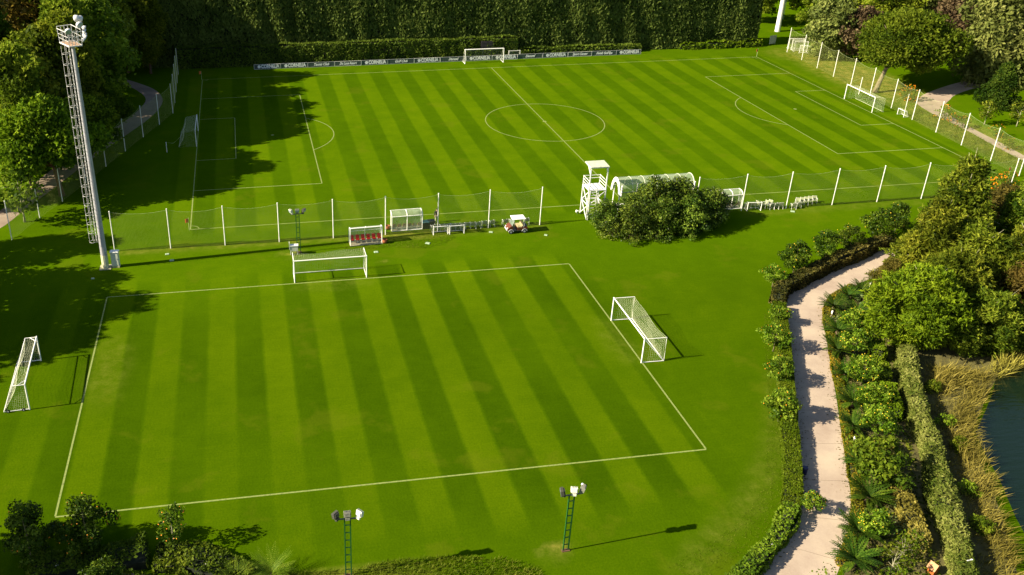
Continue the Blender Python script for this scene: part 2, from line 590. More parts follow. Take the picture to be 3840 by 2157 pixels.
def crown_clumps(rng, shape, H, z0, R, n, off=(0, 0)):
    """centres and radii of leaf clumps of a crown from z0 to H"""
    C, Rr = [], []
    for i in range(n):
        t = (i + rng.uniform(0, 1)) / n
        ph = i * 2.399963 + rng.uniform(-0.5, 0.5)
        if shape == 'round':
            prof = math.sin(PI * min(0.98, max(0.06, 0.10 + 0.86 * t))) ** 0.7
        elif shape == 'cone':
            prof = (1 - t) ** 0.85 * 0.95 + 0.06
        elif shape == 'column':
            prof = 0.35 + 0.65 * math.sin(PI * min(1, 0.12 + 0.86 * t)) ** 0.8 if t < 0.93 else 0.3
        elif shape == 'umbrella':
            prof = math.cos(0.5 * PI * max(0.0, t - 0.05)) ** 0.6 if t > 0.12 else 0.75
        else:
            prof = 1
        rr = R * prof * math.sqrt(rng.uniform(0.22, 1.0)) * 0.88 * (1 + 0.22 * math.sin(2 * ph + H * 3 + 2 * t) + 0.14 * math.sin(5 * ph + 7 * t + R))
        cl = R * rng.uniform(0.24, 0.42) * (0.55 + 0.45 * prof)
        z = z0 + (H - z0) * t
        if shape == 'umbrella':
            z -= 0.12 * (H - z0) * (rr / R) ** 2
        C.append((off[0] * t + rr * math.cos(ph), off[1] * t + rr * math.sin(ph), z - cl * 0.3))
        flat = 0.72 if shape in ('round', 'umbrella') else 0.8
        if shape == 'column':
            flat = 1.25
        Rr.append((cl * rng.uniform(0.85, 1.2), cl * rng.uniform(0.85, 1.2), cl * flat * rng.uniform(0.8, 1.15)))
    return np.array(C), np.array(Rr)


def trunk_mb(rng, H, r, C, lean=(0, 0), nlimb=8, reach=1.0, start=0.35, seg=6):
    mb = MB()
    pts, rad = [], []
    for k in range(seg + 1):
        t = k / seg
        pts.append((lean[0] * t ** 1.3 + 0.12 * r * math.sin(5 * t), lean[1] * t ** 1.3 + 0.5 * r * math.sin(3 * t + 1) * t, H * t))
        rad.append(r * (1.25 if k == 0 else 1.0) * (1 - 0.72 * t))
    mb.tube(pts, rad, 8)
    idx = rng.permutation(len(C))[:nlimb]
    for i in idx:
        c = Vector(C[i])
        t = min(0.95, max(start, (c.z / H) * rng.uniform(0.55, 0.9)))
        k = t * seg
        a = Vector(pts[int(k)]).lerp(Vector(pts[min(seg, int(k) + 1)]), k - int(k))
        c = a + (c - a) * (1 + (reach - 1) * rng.uniform(0.3, 1.2))
        mid = a.lerp(c, 0.5) + Vector((0, 0, 0.12 * (c - a).length))
        r0 = r * (1 - 0.7 * t) * 0.5
        mb.tube([a, mid, c], [r0, r0 * 0.6, r0 * 0.2], 5)
    return mb


TREE_CACHE = {}


def tree_meshes(key, seed, shape, H, z0, R, n, per, size, leaf, bark, tr, lean=(0, 0), nlimb=10, reach=1.0, **kw):
    k = (key, seed)
    if k in TREE_CACHE:
        return TREE_CACHE[k]
    rng = np.random.default_rng(seed)
    size, per = size * 0.78, per * 1.6
    C, Rr = crown_clumps(rng, shape, H, z0, R, n, kw.pop('off', (0, 0)))
    C[:, 0] += lean[0]
    C[:, 1] += lean[1]
    P, T = clump_cloud(rng, C, Rr, per, size, **kw)
    crown = quads_mesh("crown", P, T, leaf)
    tm = trunk_mb(rng, (z0 + (H - z0) * 0.72), tr, C, lean, nlimb, reach).mesh("trunk", bark, True)
    TREE_CACHE[k] = (tm, crown)
    return tm, crown


SPECIES = {
    # shape, H, z0, R, clumps, density, leaf size, leaf material, bark, trunk radius, options
    'stone_pine': dict(shape='umbrella', H=13.0, z0=6.2, R=6.0, n=62, per=58, size=0.46, leaf=L_PINE, bark=BARK_RED, tr=0.32, tufts=True, aspect=1.5),
    'forest_pine': dict(shape='column', H=20.0, z0=4.5, R=4.6, n=70, per=40, size=0.52, leaf=L_DARKPINE, bark=BARK, tr=0.32, tufts=True, aspect=1.6),
    'forest_broad': dict(shape='round', H=18.0, z0=3.0, R=5.6, n=66, per=46, size=0.50, leaf=L_DARKPINE, bark=BARK, tr=0.36, aspect=1.5),
    'browning_tree': dict(shape='round', H=20.0, z0=5.0, R=5.2, n=58, per=42, size=0.48, leaf=L_AUTUMN, bark=BARK_PALE, tr=0.3, aspect=1.6, droop=0.6),
    'gum_tree': dict(shape='column', H=19.0, z0=0.6, R=4.8, n=112, per=62, size=0.42, leaf=L_GUM, bark=BARK_PALE, nlimb=22, reach=1.15, tr=0.34, aspect=1.9, droop=0.9),
    'willow_gum': dict(shape='round', H=12.5, z0=1.4, R=4.6, n=70, per=62, size=0.40, leaf=L_GUM, bark=BARK_PALE, tr=0.22, aspect=1.9, droop=1.0),
    'purple_tree': dict(shape='round', H=10.5, z0=2.4, R=4.4, n=60, per=56, size=0.42, leaf=L_PURPLE, bark=BARK, tr=0.22, aspect=1.3),
    'spreading_pine': dict(shape='round', H=12.6, z0=5.6, R=7.4, n=72, per=58, size=0.40, leaf=L_OLIVEPINE, bark=BARK_OLD, nlimb=26, reach=1.25, tr=0.42, tufts=True, aspect=1.7),
    'feathery_tree': dict(shape='cone', H=13.0, z0=0.8, R=4.3, n=84, per=78, size=0.27, leaf=L_CASU, bark=BARK_PALE, nlimb=34, reach=1.35, tr=0.24, tufts=True, aspect=2.6),
    'feathery_bush': dict(shape='round', H=8.0, z0=0.5, R=4.3, n=66, per=84, size=0.25, leaf=L_CASU, bark=BARK_PALE, nlimb=30, reach=1.35, tr=0.2, tufts=True, aspect=2.6),
    'bright_feathery_bush': dict(shape='round', H=7.6, z0=1.2, R=4.0, n=60, per=88, size=0.25, leaf=L_CASU_BRIGHT, bark=BARK_PALE, nlimb=26, reach=1.3, tr=0.2, tufts=True, aspect=2.6),
    'rusty_tree': dict(shape='round', H=8.5, z0=1.0, R=3.6, n=50, per=84, size=0.26, leaf=L_RUST, bark=BARK, tr=0.2, tufts=True, aspect=2.2),
    'layered_conifer': dict(shape='cone', H=7.2, z0=0.4, R=3.2, n=46, per=95, size=0.25, leaf=L_CONIFER, bark=BARK, tr=0.16, tufts=True, aspect=2.0),
    'small_round_tree': dict(shape='round', H=3.9, z0=1.2, R=1.6, n=26, per=90, size=0.25, leaf=L_CASU, bark=BARK_PALE, tr=0.07, aspect=1.4),
    'citrus_tree': dict(shape='round', H=3.7, z0=0.8, R=1.7, n=34, per=300, size=0.17, leaf=L_CITRUS, bark=BARK_OLD, nlimb=4, tr=0.045, aspect=1.6),
    'pale_citrus_tree': dict(shape='round', H=3.4, z0=1.1, R=1.6, n=32, per=300, size=0.17, leaf=L_CITRUS_PALE, bark=BARK_OLD, nlimb=4, tr=0.045, aspect=1.6),
    'tall_citrus_tree': dict(shape='round', H=4.9, z0=0.4, R=1.75, n=36, per=300, size=0.17, leaf=L_CITRUS, bark=BARK_OLD, nlimb=4, tr=0.06, aspect=1.6),
    'evergreen_shrub': dict(shape='round', H=4.7, z0=0.2, R=2.5, n=58, per=230, size=0.165, leaf=L_SHRUB, bark=BARK, tr=0.1, aspect=1.7),
    'flowering_shrub': dict(shape='round', H=2.2, z0=0.1, R=1.25, n=22, per=120, size=0.18, leaf=L_GROUND, bark=BARK, tr=0.05, aspect=1.5),
    'undergrowth_shrub': dict(shape='round', H=2.6, z0=0.1, R=2.0, n=26, per=70, size=0.30, leaf=L_DARKPINE, bark=BARK, tr=0.06, aspect=1.5),
}


def plant(name, sp, seed, loc, label, cat='tree', group=None, scale=1.0, rz=None, sz=None, fruit=None, nfruit=36, lean=(0, 0)):
    d = dict(SPECIES[sp])
    if lean != (0, 0):
        d['lean'] = lean
    tm, cm = tree_meshes((sp, lean), seed, **d)
    rz = (seed * 1.7 + loc[0]) % 6.28 if rz is None else rz
    r = thing(name, label, cat, loc if len(loc) == 3 else (loc[0], loc[1], 0), rz, group)
    r.scale = (scale, scale, sz if sz else scale)
    for nm, me in (('trunk', tm), ('crown', cm)):
        o = bpy.data.objects.new(nm, me)
        COL.objects.link(o)
        o.parent = r
    if fruit:
        rng = np.random.default_rng(seed + 77)
        co = np.zeros(len(cm.vertices) * 3, np.float32)
        cm.vertices.foreach_get("co", co)
        co = co.reshape(-1, 3)
        ctr = co.mean(0)
        rd = np.linalg.norm((co - ctr) / np.maximum(co.std(0), 1e-3), axis=1)
        pick = rng.permutation(np.nonzero(rd > np.percentile(rd, 62))[0])[:nfruit]
        mb = MB()
        for q in pick:
            p = co[q] + 0.03 * unit(co[q] - ctr)
            mb.ball(p, 0.048 if fruit != L_FLOWER else 0.065, 6, 4)
        o = mb.build('fruit' if fruit != L_FLOWER else 'blossom', fruit, r, True)
        o["kind"] = 'stuff'
    return r


def vnoise(seed, pts, scale, k=9):
    r = np.random.default_rng(seed)
    w = r.normal(size=(k, pts.shape[1])) / scale
    ph = r.uniform(0, 6.28, k)
    return np.sin(pts @ w.T + ph).sum(1) / (k * 0.5) ** 0.5


def surface_leaves(rng, pts, nrm, size, m, name="leaves", **kw):
    P = leaves_at(rng, pts, nrm, size, **kw)
    # patchy tint so clumps read
    f = 0.5 + 0.10 * vnoise(3, pts, 0.45) + 0.10 * vnoise(4, pts, 1.7)
    return quads_mesh(name, P, f + 0.17 * rng.normal(size=len(pts)), m)


def resample(line, step):
    pts = [np.array(p[:2], float) for p in line]
    out = [pts[0]]
    for a, b in zip(pts[:-1], pts[1:]):
        k = max(1, int(np.linalg.norm(b - a) / step))
        out += [a + (b - a) * (i + 1) / k for i in range(k)]
    return np.array(out)


def hedge(name, line, width, height, m, seed, label, cat='hedge', size=0.15, cover=2.4, bulge=0.06, group=None, aspect=1.5, updir=None, round_top=0.0):
    """clipped hedge along a ground line: dark twiggy core under a skin of leaves, one mesh"""
    rng = np.random.default_rng(seed)
    L = resample(line, 0.5)
    d = np.gradient(L, axis=0)
    d = d / np.linalg.norm(d, axis=1, keepdims=True)
    nr = np.stack([-d[:, 1], d[:, 0]], 1)
    length = np.linalg.norm(np.diff(L, axis=0), axis=1).sum()
    n = int(cover * length * (width + 2 * height) / (size * size * aspect * 0.5))
    u = rng.uniform(0, len(L) - 1.001, n)
    i = u.astype(int)
    fr = (u - i)[:, None]
    c = L[i] * (1 - fr) + L[i + 1] * fr
    nn = nr[i]
    s = rng.uniform(0, width + 2 * height, n)
    side = np.where(s < height, -1, np.where(s < height + width, 0, 1))
    z = np.where(side == 0, height, np.where(side == -1, s, s - height - width))
    lat = np.where(side == 0, s - height - width / 2, side * width / 2)
    p3 = np.stack([c[:, 0], c[:, 1], z * (0.5 if height > 5 else 1.0)], 1)
    wob = bulge * (1.3 + 0.8 * vnoise(seed, p3, 0.5 + 0.05 * height) + 0.6 * vnoise(seed + 1, p3, 1.6)) + rng.normal(0, size * 0.22, n)
    wob = np.maximum(wob, -size * 0.3)
    lat2 = lat + np.where(side == 0, rng.normal(0, 0.05, n), side * wob)
    if round_top:
        lat2 = lat2 * (1 - round_top * np.clip(z / height, 0, 1) ** 2 * (side != 0))
    z2 = np.maximum(0.02, z + np.where(side == 0, wob - round_top * 0.6 * height * (2 * lat / width) ** 2, 0))
    pts = np.concatenate([c + nn * lat2[:, None], z2[:, None]], 1)
    nm = np.concatenate([nn * side[:, None], (side == 0)[:, None].astype(float) + 0.15], 1)
    # two ends
    ne = int(cover * width * height / (size * size * aspect * 0.5))
    for e, sg in ((0, -1), (-1, 1)):
        a = rng.uniform(-width / 2, width / 2, ne)
        pe = np.concatenate([L[e] + nr[e] * a[:, None] + d[e] * sg * rng.normal(0.02, size * 0.25, (ne, 1)), rng.uniform(0, height, (ne, 1))], 1)
        pts = np.concatenate([pts, pe])
        nm = np.concatenate([nm, np.tile(np.append(d[e] * sg, 0.15), (ne, 1))])
    me = surface_leaves(rng, pts, nm, size, m, name, aspect=aspect, jitter=0.8, updir=updir)
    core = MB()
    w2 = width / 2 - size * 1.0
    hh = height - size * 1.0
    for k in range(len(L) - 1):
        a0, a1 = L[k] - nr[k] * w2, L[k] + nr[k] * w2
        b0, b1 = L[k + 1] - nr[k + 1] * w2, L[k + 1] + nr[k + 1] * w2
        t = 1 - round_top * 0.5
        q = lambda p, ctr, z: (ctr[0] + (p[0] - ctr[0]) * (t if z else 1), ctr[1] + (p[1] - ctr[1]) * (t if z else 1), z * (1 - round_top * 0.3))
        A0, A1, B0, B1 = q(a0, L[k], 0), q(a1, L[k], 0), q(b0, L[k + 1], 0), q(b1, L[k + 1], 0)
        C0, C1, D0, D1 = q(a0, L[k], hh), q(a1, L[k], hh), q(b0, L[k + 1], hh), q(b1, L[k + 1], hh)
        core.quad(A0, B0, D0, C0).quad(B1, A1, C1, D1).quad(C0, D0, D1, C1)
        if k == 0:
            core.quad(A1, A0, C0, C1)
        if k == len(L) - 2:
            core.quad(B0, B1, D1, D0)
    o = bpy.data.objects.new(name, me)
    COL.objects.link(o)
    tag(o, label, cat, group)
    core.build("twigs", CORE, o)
    return o


def inside(poly, x, y):
    r = np.zeros(len(x), bool)
    j = len(poly) - 1
    for i in range(len(poly)):
        xi, yi = poly[i]
        xj, yj = poly[j]
        c = ((yi > y) != (yj > y)) & (x < (xj - xi) * (y - yi) / (yj - yi + 1e-12) + xi)
        r ^= c
        j = i
    return r


def blades(name, poly, density, hgt, width, m, seed, label=None, cat=None, kind='stuff', lean=0.5, wind=(0.3, 0), clump=0.0):
    """upright grass blades or reeds scattered over a polygon, one object"""
    rng = np.random.default_rng(seed)
    P = np.array(poly)
    x0, y0 = P.min(0)
    x1, y1 = P.max(0)
    n = int(density * (x1 - x0) * (y1 - y0))
    x, y = rng.uniform(x0, x1, n), rng.uniform(y0, y1, n)
    k = inside(poly, x, y)
    if clump:
        f = np.sin(x * 1.3 + 2 * np.sin(y * 0.7)) * np.sin(y * 1.5 + 1.4 * np.sin(x * 0.9))
        k &= f + rng.normal(0, 0.5, n) > clump - 0.5
    x, y = x[k], y[k]
    n = len(x)
    h = hgt * rng.uniform(0.45, 1.2, n)
    b = np.stack([x, y, np.zeros(n)], 1)
    dr = np.stack([wind[0] + lean * rng.normal(size=n), wind[1] + lean * rng.normal(size=n), np.ones(n)], 1)
    dr = unit(dr) * h[:, None]
    sd_ = unit(np.cross(dr, rng.normal(size=(n, 3)))) * (width * rng.uniform(0.6, 1.3, n))[:, None]
    mid = b + dr * 0.55
    tip = b + dr + np.stack([dr[:, 0], dr[:, 1], -0.2 * h], 1) * 0.25
    Q = np.stack([b, mid + sd_, tip, mid - sd_], 1)
    t = 0.5 + 0.2 * np.sin(x * 0.8) * np.sin(y * 0.9) + 0.2 * rng.normal(size=n)
    me = quads_mesh(name, Q, t, m)
    o = bpy.data.objects.new(name, me)
    COL.objects.link(o)
    return tag(o, label, cat, None, kind)


def leafy_cover(name, poly, density, hgt, size, m, seed, label=None, kind='stuff'):
    rng = np.random.default_rng(seed)
    P = np.array(poly)
    x0, y0 = P.min(0)
    x1, y1 = P.max(0)
    n = int(density * (x1 - x0) * (y1 - y0))
    x, y = rng.uniform(x0, x1, n), rng.uniform(y0, y1, n)
    k = inside(poly, x, y)
    x, y = x[k], y[k]
    n = len(x)
    bump = 0.55 + 0.45 * np.sin(x * 2.1 + np.sin(y * 1.7)) * np.sin(y * 2.4 + np.sin(x))
    z = hgt * rng.uniform(0.1, 1, n) ** 0.6 * bump + 0.03
    pts = np.stack([x, y, z], 1)
    nm = np.tile(np.array([0, 0, 1.0]), (n, 1))
    o = bpy.data.objects.new(name, surface_leaves(rng, pts, nm, size, m, name, jitter=0.9))
    COL.objects.link(o)
    return tag(o, label, 'ground cover', None, kind)


# ------------------------------------------------------------------ ground
def grid_sheet(name, x0, x1, y0, y1, step, z, m, amp=None, dry=None, struct=True):
    xs = np.linspace(x0, x1, int((x1 - x0) / step) + 1)
    ys = np.linspace(y0, y1, int((y1 - y0) / step) + 1)
    X, Y = np.meshgrid(xs, ys)
    nx, ny = len(xs), len(ys)
    V = np.stack([X.ravel(), Y.ravel(), np.full(nx * ny, z)], 1)
    i = np.arange(nx * ny).reshape(ny, nx)
    F = np.stack([i[:-1, :-1], i[:-1, 1:], i[1:, 1:], i[1:, :-1]], -1).reshape(-1, 4)
    me = bpy.data.meshes.new(name)
    me.from_pydata(V.tolist(), [], F.tolist())
    for nm, fn in (('amp', amp), ('dry', dry), ('painted_falloff', painted_falloff)):
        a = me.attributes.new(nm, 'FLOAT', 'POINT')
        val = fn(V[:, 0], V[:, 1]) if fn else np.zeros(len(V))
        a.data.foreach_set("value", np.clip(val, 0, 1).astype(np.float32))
    me.materials.append(m)
    me.update()
    o = bpy.data.objects.new(name, me)
    COL.objects.link(o)
    return tag(o, kind='structure')


def painted_falloff(x, y):
    # brightness falloff painted into the grass colour: dimmer towards the near side
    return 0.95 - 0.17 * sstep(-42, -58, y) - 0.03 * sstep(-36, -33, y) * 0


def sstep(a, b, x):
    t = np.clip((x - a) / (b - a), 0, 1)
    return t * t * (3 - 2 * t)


def blob(x, y, cx, cy, rx, ry, soft=0.5):
    d = np.sqrt(((x - cx) / rx) ** 2 + ((y - cy) / ry) ** 2)
    return 1 - sstep(1 - soft, 1 + soft, d)


def seg_dist(x, y, line):
    d = np.full(len(x), 1e9)
    for (ax, ay), (bx, by) in zip(line[:-1], line[1:]):
        L2 = (bx - ax) ** 2 + (by - ay) ** 2
        t = np.clip(((x - ax) * (bx - ax) + (y - ay) * (by - ay)) / L2, 0, 1)
        d = np.minimum(d, np.hypot(x - ax - t * (bx - ax), y - ay - t * (by - ay)))
    return d


FENCE_NEAR = [(-61.25, -36.6), (49.2, -37.0)]


def lawn_dry(x, y):
    v = 0.8 * blob(x, y, 64, 16, 5.5, 16) + 0.75 * blob(x, y, 61.5, -16, 3.6, 14)
    v += 0.35 * blob(x, y, 62, 33, 5, 5)
    v += 0.40 * (1 - sstep(0.2, 0.9, seg_dist(x, y, [(-62, -37.2), (-12, -37.4)])))
    v += 0.30 * (1 - sstep(0.2, 0.8, seg_dist(x, y, [(13, -37.6), (44, -37.4)])))
    v += 0.7 * blob(x, y, -27.2, -87.4, 1.0, 0.55) + 0.5 * blob(x, y, -42.0, -40.2, 1.2, 0.7)
    v += 0.55 * blob(x, y, -32.1, -43.5, 0.5, 0.25) + 0.35 * blob(x, y, -29.5, -37.6, 5, 0.8)
    v += 0.14 * (1 - sstep(0.3, 1.6, seg_dist(x, y, [(-1.5, -70.5), (-6.5, -79), (-12, -85), (-19, -90)])))
    v += 0.5 * blob(x, y, -42, -87.6, 6, 0.8) + 0.35 * blob(x, y, 50, -39, 6, 2)
    v += 0.14 * blob(x, y, -38.2, -47.9, 3.5, 1.1, 0.8) + 0.16 * blob(x, y, -59.3, -60.5, 1.6, 4.5, 0.8) + 0.13 * blob(x, y, -13.2, -63, 1.2, 3.4, 0.8)
    return v


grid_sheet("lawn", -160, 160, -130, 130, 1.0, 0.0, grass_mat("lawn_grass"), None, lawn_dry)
far = MB()
for a, b, c, d in ((-900, -160, -900, 900), (160, 900, -900, 900), (-160, 160, -900, -130), (-160, 160, 130, 900)):
    far.quad((a, c, -0.0), (b, c, 0), (b, d, 0), (a, d, 0))
structure("terrain", far, mat("far_grass", (0.05, 0.085, 0.006), 0.95, 0.4, 0.3))

HL, HW = 53.137, 32.046


def pitch_amp(x, y):
    e = 1.6
    a = sstep(-HL - 3.4, -HL - 1.8, x) * (1 - sstep(HL + 0.8, HL + 2.6, x)) * np.clip(0.92 + 0.16 * vnoise(9, np.stack([x, y], 1), 9.0, 7), 0.5, 1.15)
    return a * sstep(-HW - 2.6, -HW - 0.6, y) * (1 - sstep(HW + 0.6, HW + 2.4, y))


def train_amp(x, y):
    a = (0.55 * sstep(-69.5, -66.0, x) + 0.45 * sstep(-62.5, -60.8, x)) * (1 - sstep(-16.0, -9.0, x))
    p = np.stack([x, y], 1)
    a = a * np.clip(0.82 + 0.26 * vnoise(8, p, 6.0, 7), 0.3, 1.1)
    return a * sstep(-86.5, -81.5, y) * (1 - sstep(-46.4, -43.2, y))


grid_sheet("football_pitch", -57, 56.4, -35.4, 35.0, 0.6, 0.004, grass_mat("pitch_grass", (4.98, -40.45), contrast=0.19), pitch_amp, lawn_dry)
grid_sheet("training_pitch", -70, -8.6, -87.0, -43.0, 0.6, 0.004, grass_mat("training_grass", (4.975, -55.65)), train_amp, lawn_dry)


# pitch markings
def strip(mb, a, b, w, z):
    a, b = Vector(a), Vector(b)
    d = (b - a).normalized()
    n = Vector((-d.y, d.x)) * w / 2
    k = max(1, int((b - a).length / 4))
    for i in range(k):
        p, q = a.lerp(b, i / k), a.lerp(b, (i + 1) / k)
        mb.quad((p.x - n.x, p.y - n.y, z), (q.x - n.x, q.y - n.y, z), (q.x + n.x, q.y + n.y, z), (p.x + n.x, p.y + n.y, z))


def arc(mb, cx, cy, r, a0, a1, w, z, n=48):
    for i in range(n):
        t0, t1 = a0 + (a1 - a0) * i / n, a0 + (a1 - a0) * (i + 1) / n
        ri, ro = r - w / 2, r + w / 2
        mb.quad((cx + ri * math.cos(t0), cy + ri * math.sin(t0), z), (cx + ro * math.cos(t0), cy + ro * math.sin(t0), z),
                (cx + ro * math.cos(t1), cy + ro * math.sin(t1), z), (cx + ri * math.cos(t1), cy + ri * math.sin(t1), z))


mk = MB()
Z1, Z2, Z3 = 0.008, 0.011, 0.014
W1 = 0.13
for s in (-1, 1):
    strip(mk, (-HL, s * HW), (HL, s * HW), W1, Z1)
    strip(mk, (s * HL, -HW + W1 / 2), (s * HL, HW - W1 / 2), W1, Z1)
    strip(mk, (s * (HL - 16.5), -20.16), (s * (HL - 16.5), 20.16), W1, Z2)
    strip(mk, (s * (HL - 5.5), -9.16), (s * (HL - 5.5), 9.16), W1, Z2)
    for q in (-1, 1):
        strip(mk, (s * (HL - 16.5 + W1 / 2), q * 20.16), (s * (HL - W1 / 2), q * 20.16), W1, Z1)
        strip(mk, (s * (HL - 5.5 + W1 / 2), q * 9.16), (s * (HL - W1 / 2), q * 9.16), W1, Z1)
    ph = math.acos(5.5 / 9.15)
    c = PI if s > 0 else 0.0
    arc(mk, s * (HL - 11), 0, 9.15, c - ph, c + ph, W1, Z3)
    arc(mk, s * (HL - 11), 0, 0.13, 0, 2 * PI, 0.26, Z3, 12)
    for q in (-1, 1):
        b = math.atan2(-q, -s)
        arc(mk, s * HL, q * HW, 1.0, b - PI / 4, b + PI / 4, 0.1, Z3, 10)
strip(mk, (0, -HW + W1 / 2), (0, HW - W1 / 2), W1, Z1)
arc(mk, 0, 0, 9.15, 0, 2 * PI, W1, Z3, 96)
arc(mk, 0, 0, 0.15, 0, 2 * PI, 0.3, 0.017, 12)
TX0, TX1, TY0, TY1 = -60.9, -12.4, -78.97, -47.15
for y in (TY0, TY1):
    strip(mk, (TX0, y), (TX1, y), 0.14, Z1)
for x in (TX0, TX1):
    strip(mk, (x, TY0 + .07), (x, TY1 - .07), 0.14, Z1)
structure("pitch_markings", mk, LINE)


# paths, road, water, beds
def ribbon(name, left, right, z, m, thick=0.0):
    mb = MB()
    n = 60

    def samp(line):
        p = [np.array(q, float) for q in line]
        # Catmull-Rom smoothing
        out = []
        for i in range(len(p) - 1):
            p0, p1, p2, p3 = p[max(0, i - 1)], p[i], p[i + 1], p[min(len(p) - 1, i + 2)]
            for k in range(8):
                t = k / 8
                out.append(0.5 * ((2 * p1) + (-p0 + p2) * t + (2 * p0 - 5 * p1 + 4 * p2 - p3) * t * t + (-p0 + 3 * p1 - 3 * p2 + p3) * t ** 3))
        out.append(p[-1])
        out = np.array(out)
        s = np.concatenate([[0], np.cumsum(np.linalg.norm(np.diff(out, axis=0), axis=1))])
        u = np.linspace(0, s[-1], n + 1)
        return np.stack([np.interp(u, s, out[:, 0]), np.interp(u, s, out[:, 1])], 1)
    A, B = samp(left), samp(right)
    for i in range(n):
        mb.quad((*A[i], z), (*B[i], z), (*B[i + 1], z), (*A[i + 1], z))
    return structure(name, mb, m)


def paving_mat(name, a, b, c, joint=5.0):
    m, nt, n, l = _new(name)
    out = N(n, "ShaderNodeOutputMaterial")
    p = N(n, "ShaderNodeBsdfPrincipled")
    g = N(n, "ShaderNodeNewGeometry")
    def nz(s, d, r=0.6):
        z = N(n, "ShaderNodeTexNoise")
        z.inputs["Scale"].default_value = s
        z.inputs["Detail"].default_value = d
        z.inputs["Roughness"].default_value = r
        l.new(g.outputs["Position"], z.inputs["Vector"])
        return z
    z1, z2 = nz(0.35, 5), nz(9.0, 4, 0.8)
    mm = N(n, "ShaderNodeMath", operation='MULTIPLY_ADD')
    l.new(z2.outputs["Fac"], mm.inputs[0])
    mm.inputs[1].default_value = 0.35
    sb = N(n, "ShaderNodeMath", operation='SUBTRACT')
    l.new(z1.outputs["Fac"], sb.inputs[0])
    sb.inputs[1].default_value = 0.17
    l.new(sb.outputs[0], mm.inputs[2])
    r = ramp(n, [(0.3, a), (0.5, b), (0.7, c)])
    l.new(mm.outputs[0], r.inputs[0])
    l.new(r.outputs[0], p.inputs["Base Color"])
    p.inputs["Roughness"].default_value = 0.85
    p.inputs["Specular IOR Level"].default_value = 0.2
    bp = N(n, "ShaderNodeBump")
    bp.inputs["Strength"].default_value = 0.25
    bp.inputs["Distance"].default_value = 0.02
    l.new(z2.outputs["Fac"], bp.inputs["Height"])
    l.new(bp.outputs[0], p.inputs["Normal"])
    l.new(p.outputs[0], out.inputs[0])
    return m


ROAD = paving_mat("pink_concrete", (0.32, 0.245, 0.19), (0.39, 0.31, 0.24), (0.46, 0.375, 0.28))
PATH_PALE = paving_mat("pale_paving", (0.27, 0.205, 0.155), (0.34, 0.265, 0.20), (0.40, 0.315, 0.24))
PATH = paving_mat("brown_paving", (0.20, 0.15, 0.115), (0.26, 0.20, 0.15), (0.31, 0.25, 0.19))
# the road by the planting bed, from the bottom edge up and round to the right
ROAD_L = [(-20.5, -97), (-13.8, -90.53), (-10.34, -87.82), (-8.94, -86.35), (-7.7, -84.55), (-5.91, -81.46), (-4.14, -78.05), (-0.25, -70.95), (2.99, -64.83), (5.23, -59.52), (5.9, -58.2),
          (7.36, -56.99), (10.95, -55.24), (15.7, -52.58), (22.32, -49.6), (31.0, -46.2), (40.0, -42.4), (48.0, -38.6), (58, -33.0)]
ROAD_R = [(-14.6, -96.5), (-10.0, -92.26), (-7.06, -89.19), (-5.83, -87.73), (-4.56, -85.57), (-2.9, -82.51), (-0.97, -78.9), (1.6, -74.21), (3.78, -70.0), (5.43, -66.95), (7.65, -62.8), (9.04, -60.51),
          (11.07, -58.4), (14.43, -56.8), (17.39, -55.4), (24.0, -52.9), (32.6, -49.6), (41.6, -45.9), (49.8, -42.0), (60, -36.2)]
ribbon("road", ROAD_L, ROAD_R, 0.010, ROAD)
JO = MB()
for (ax, ay), (bx2, by2) in (((-12.0, -89.3), (-9.0, -91.1)), ((-9.3, -86.9), (-5.9, -87.9)), ((-7.0, -83.4), (-3.7, -84.0)), ((-4.9, -79.5), (-1.5, -79.9)), ((-2.7, -75.4), (0.7, -75.8)), ((-0.4, -71.2), (2.9, -71.6)), ((1.9, -66.9), (5.2, -67.3)), ((4.2, -62.2), (7.6, -62.8))):
    strip(JO, (ax + 0.15, ay), (bx2 - 0.15, by2), 0.035, 0.0135)
structure("road_joints", JO, mat("joint_dirt", (0.20, 0.155, 0.11), 0.9, 0.25, 2.0))
ribbon("path", [(-78.5, -33), (-75.12, -28.34), (-73.31, -23.08), (-70.79, -16.04), (-67.2, -5.5), (-63.7, 3.4), (-61.0, 10.6), (-59.6, 16.5), (-59.5, 21.5), (-61.2, 27.06), (-64.62, 31.95), (-68.26, 35.75), (-76, 41), (-90, 46)],
       [(-80.5, -30), (-76.9, -24.5), (-74.6, -18), (-72.3, -9.6), (-69.2, -1.4), (-66.3, 5.4), (-63.8, 12.4), (-62.5, 17.6), (-62.2, 21.3), (-63.2, 24.94), (-65.9, 30.0), (-69.1, 33.0), (-76.5, 38), (-90, 42.5)], 0.006, PATH)
ribbon("path", [(58.5, -36.6), (59.6, -31), (60.4, -26.7), (61.0, -21.0), (61.6, -16.84), (62.1, -13.0), (62.3, -8.6), (62.6, -4.92), (63.6, -0.5), (65.31, 1.8), (69.88, 5.19), (79.55, 10.0), (95, 15.5)],
       [(60.2, -36.9), (61.2, -31), (61.9, -26.9), (62.9, -20.1), (63.3, -15.7), (64.0, -10.11), (64.9, -6.3), (66.2, -2.6), (67.6, -1.6), (70.75, 0.97), (73.5, 3.2), (80.5, 6.6), (96, 11.5)], 0.006, PATH_PALE)
structure("road_below", MB().poly([(-62, -87.5, 0.008), (-54, -88.5, 0.008), (-53.2, -86.0, 0.008), (-53.9, -85.45, 0.008), (-55.6, -85.0, 0.008), (-57.2, -84.75, 0.008), (-58.5, -84.75, 0.008), (-60.5, -85.3, 0.008)]), PATH).name = "road"

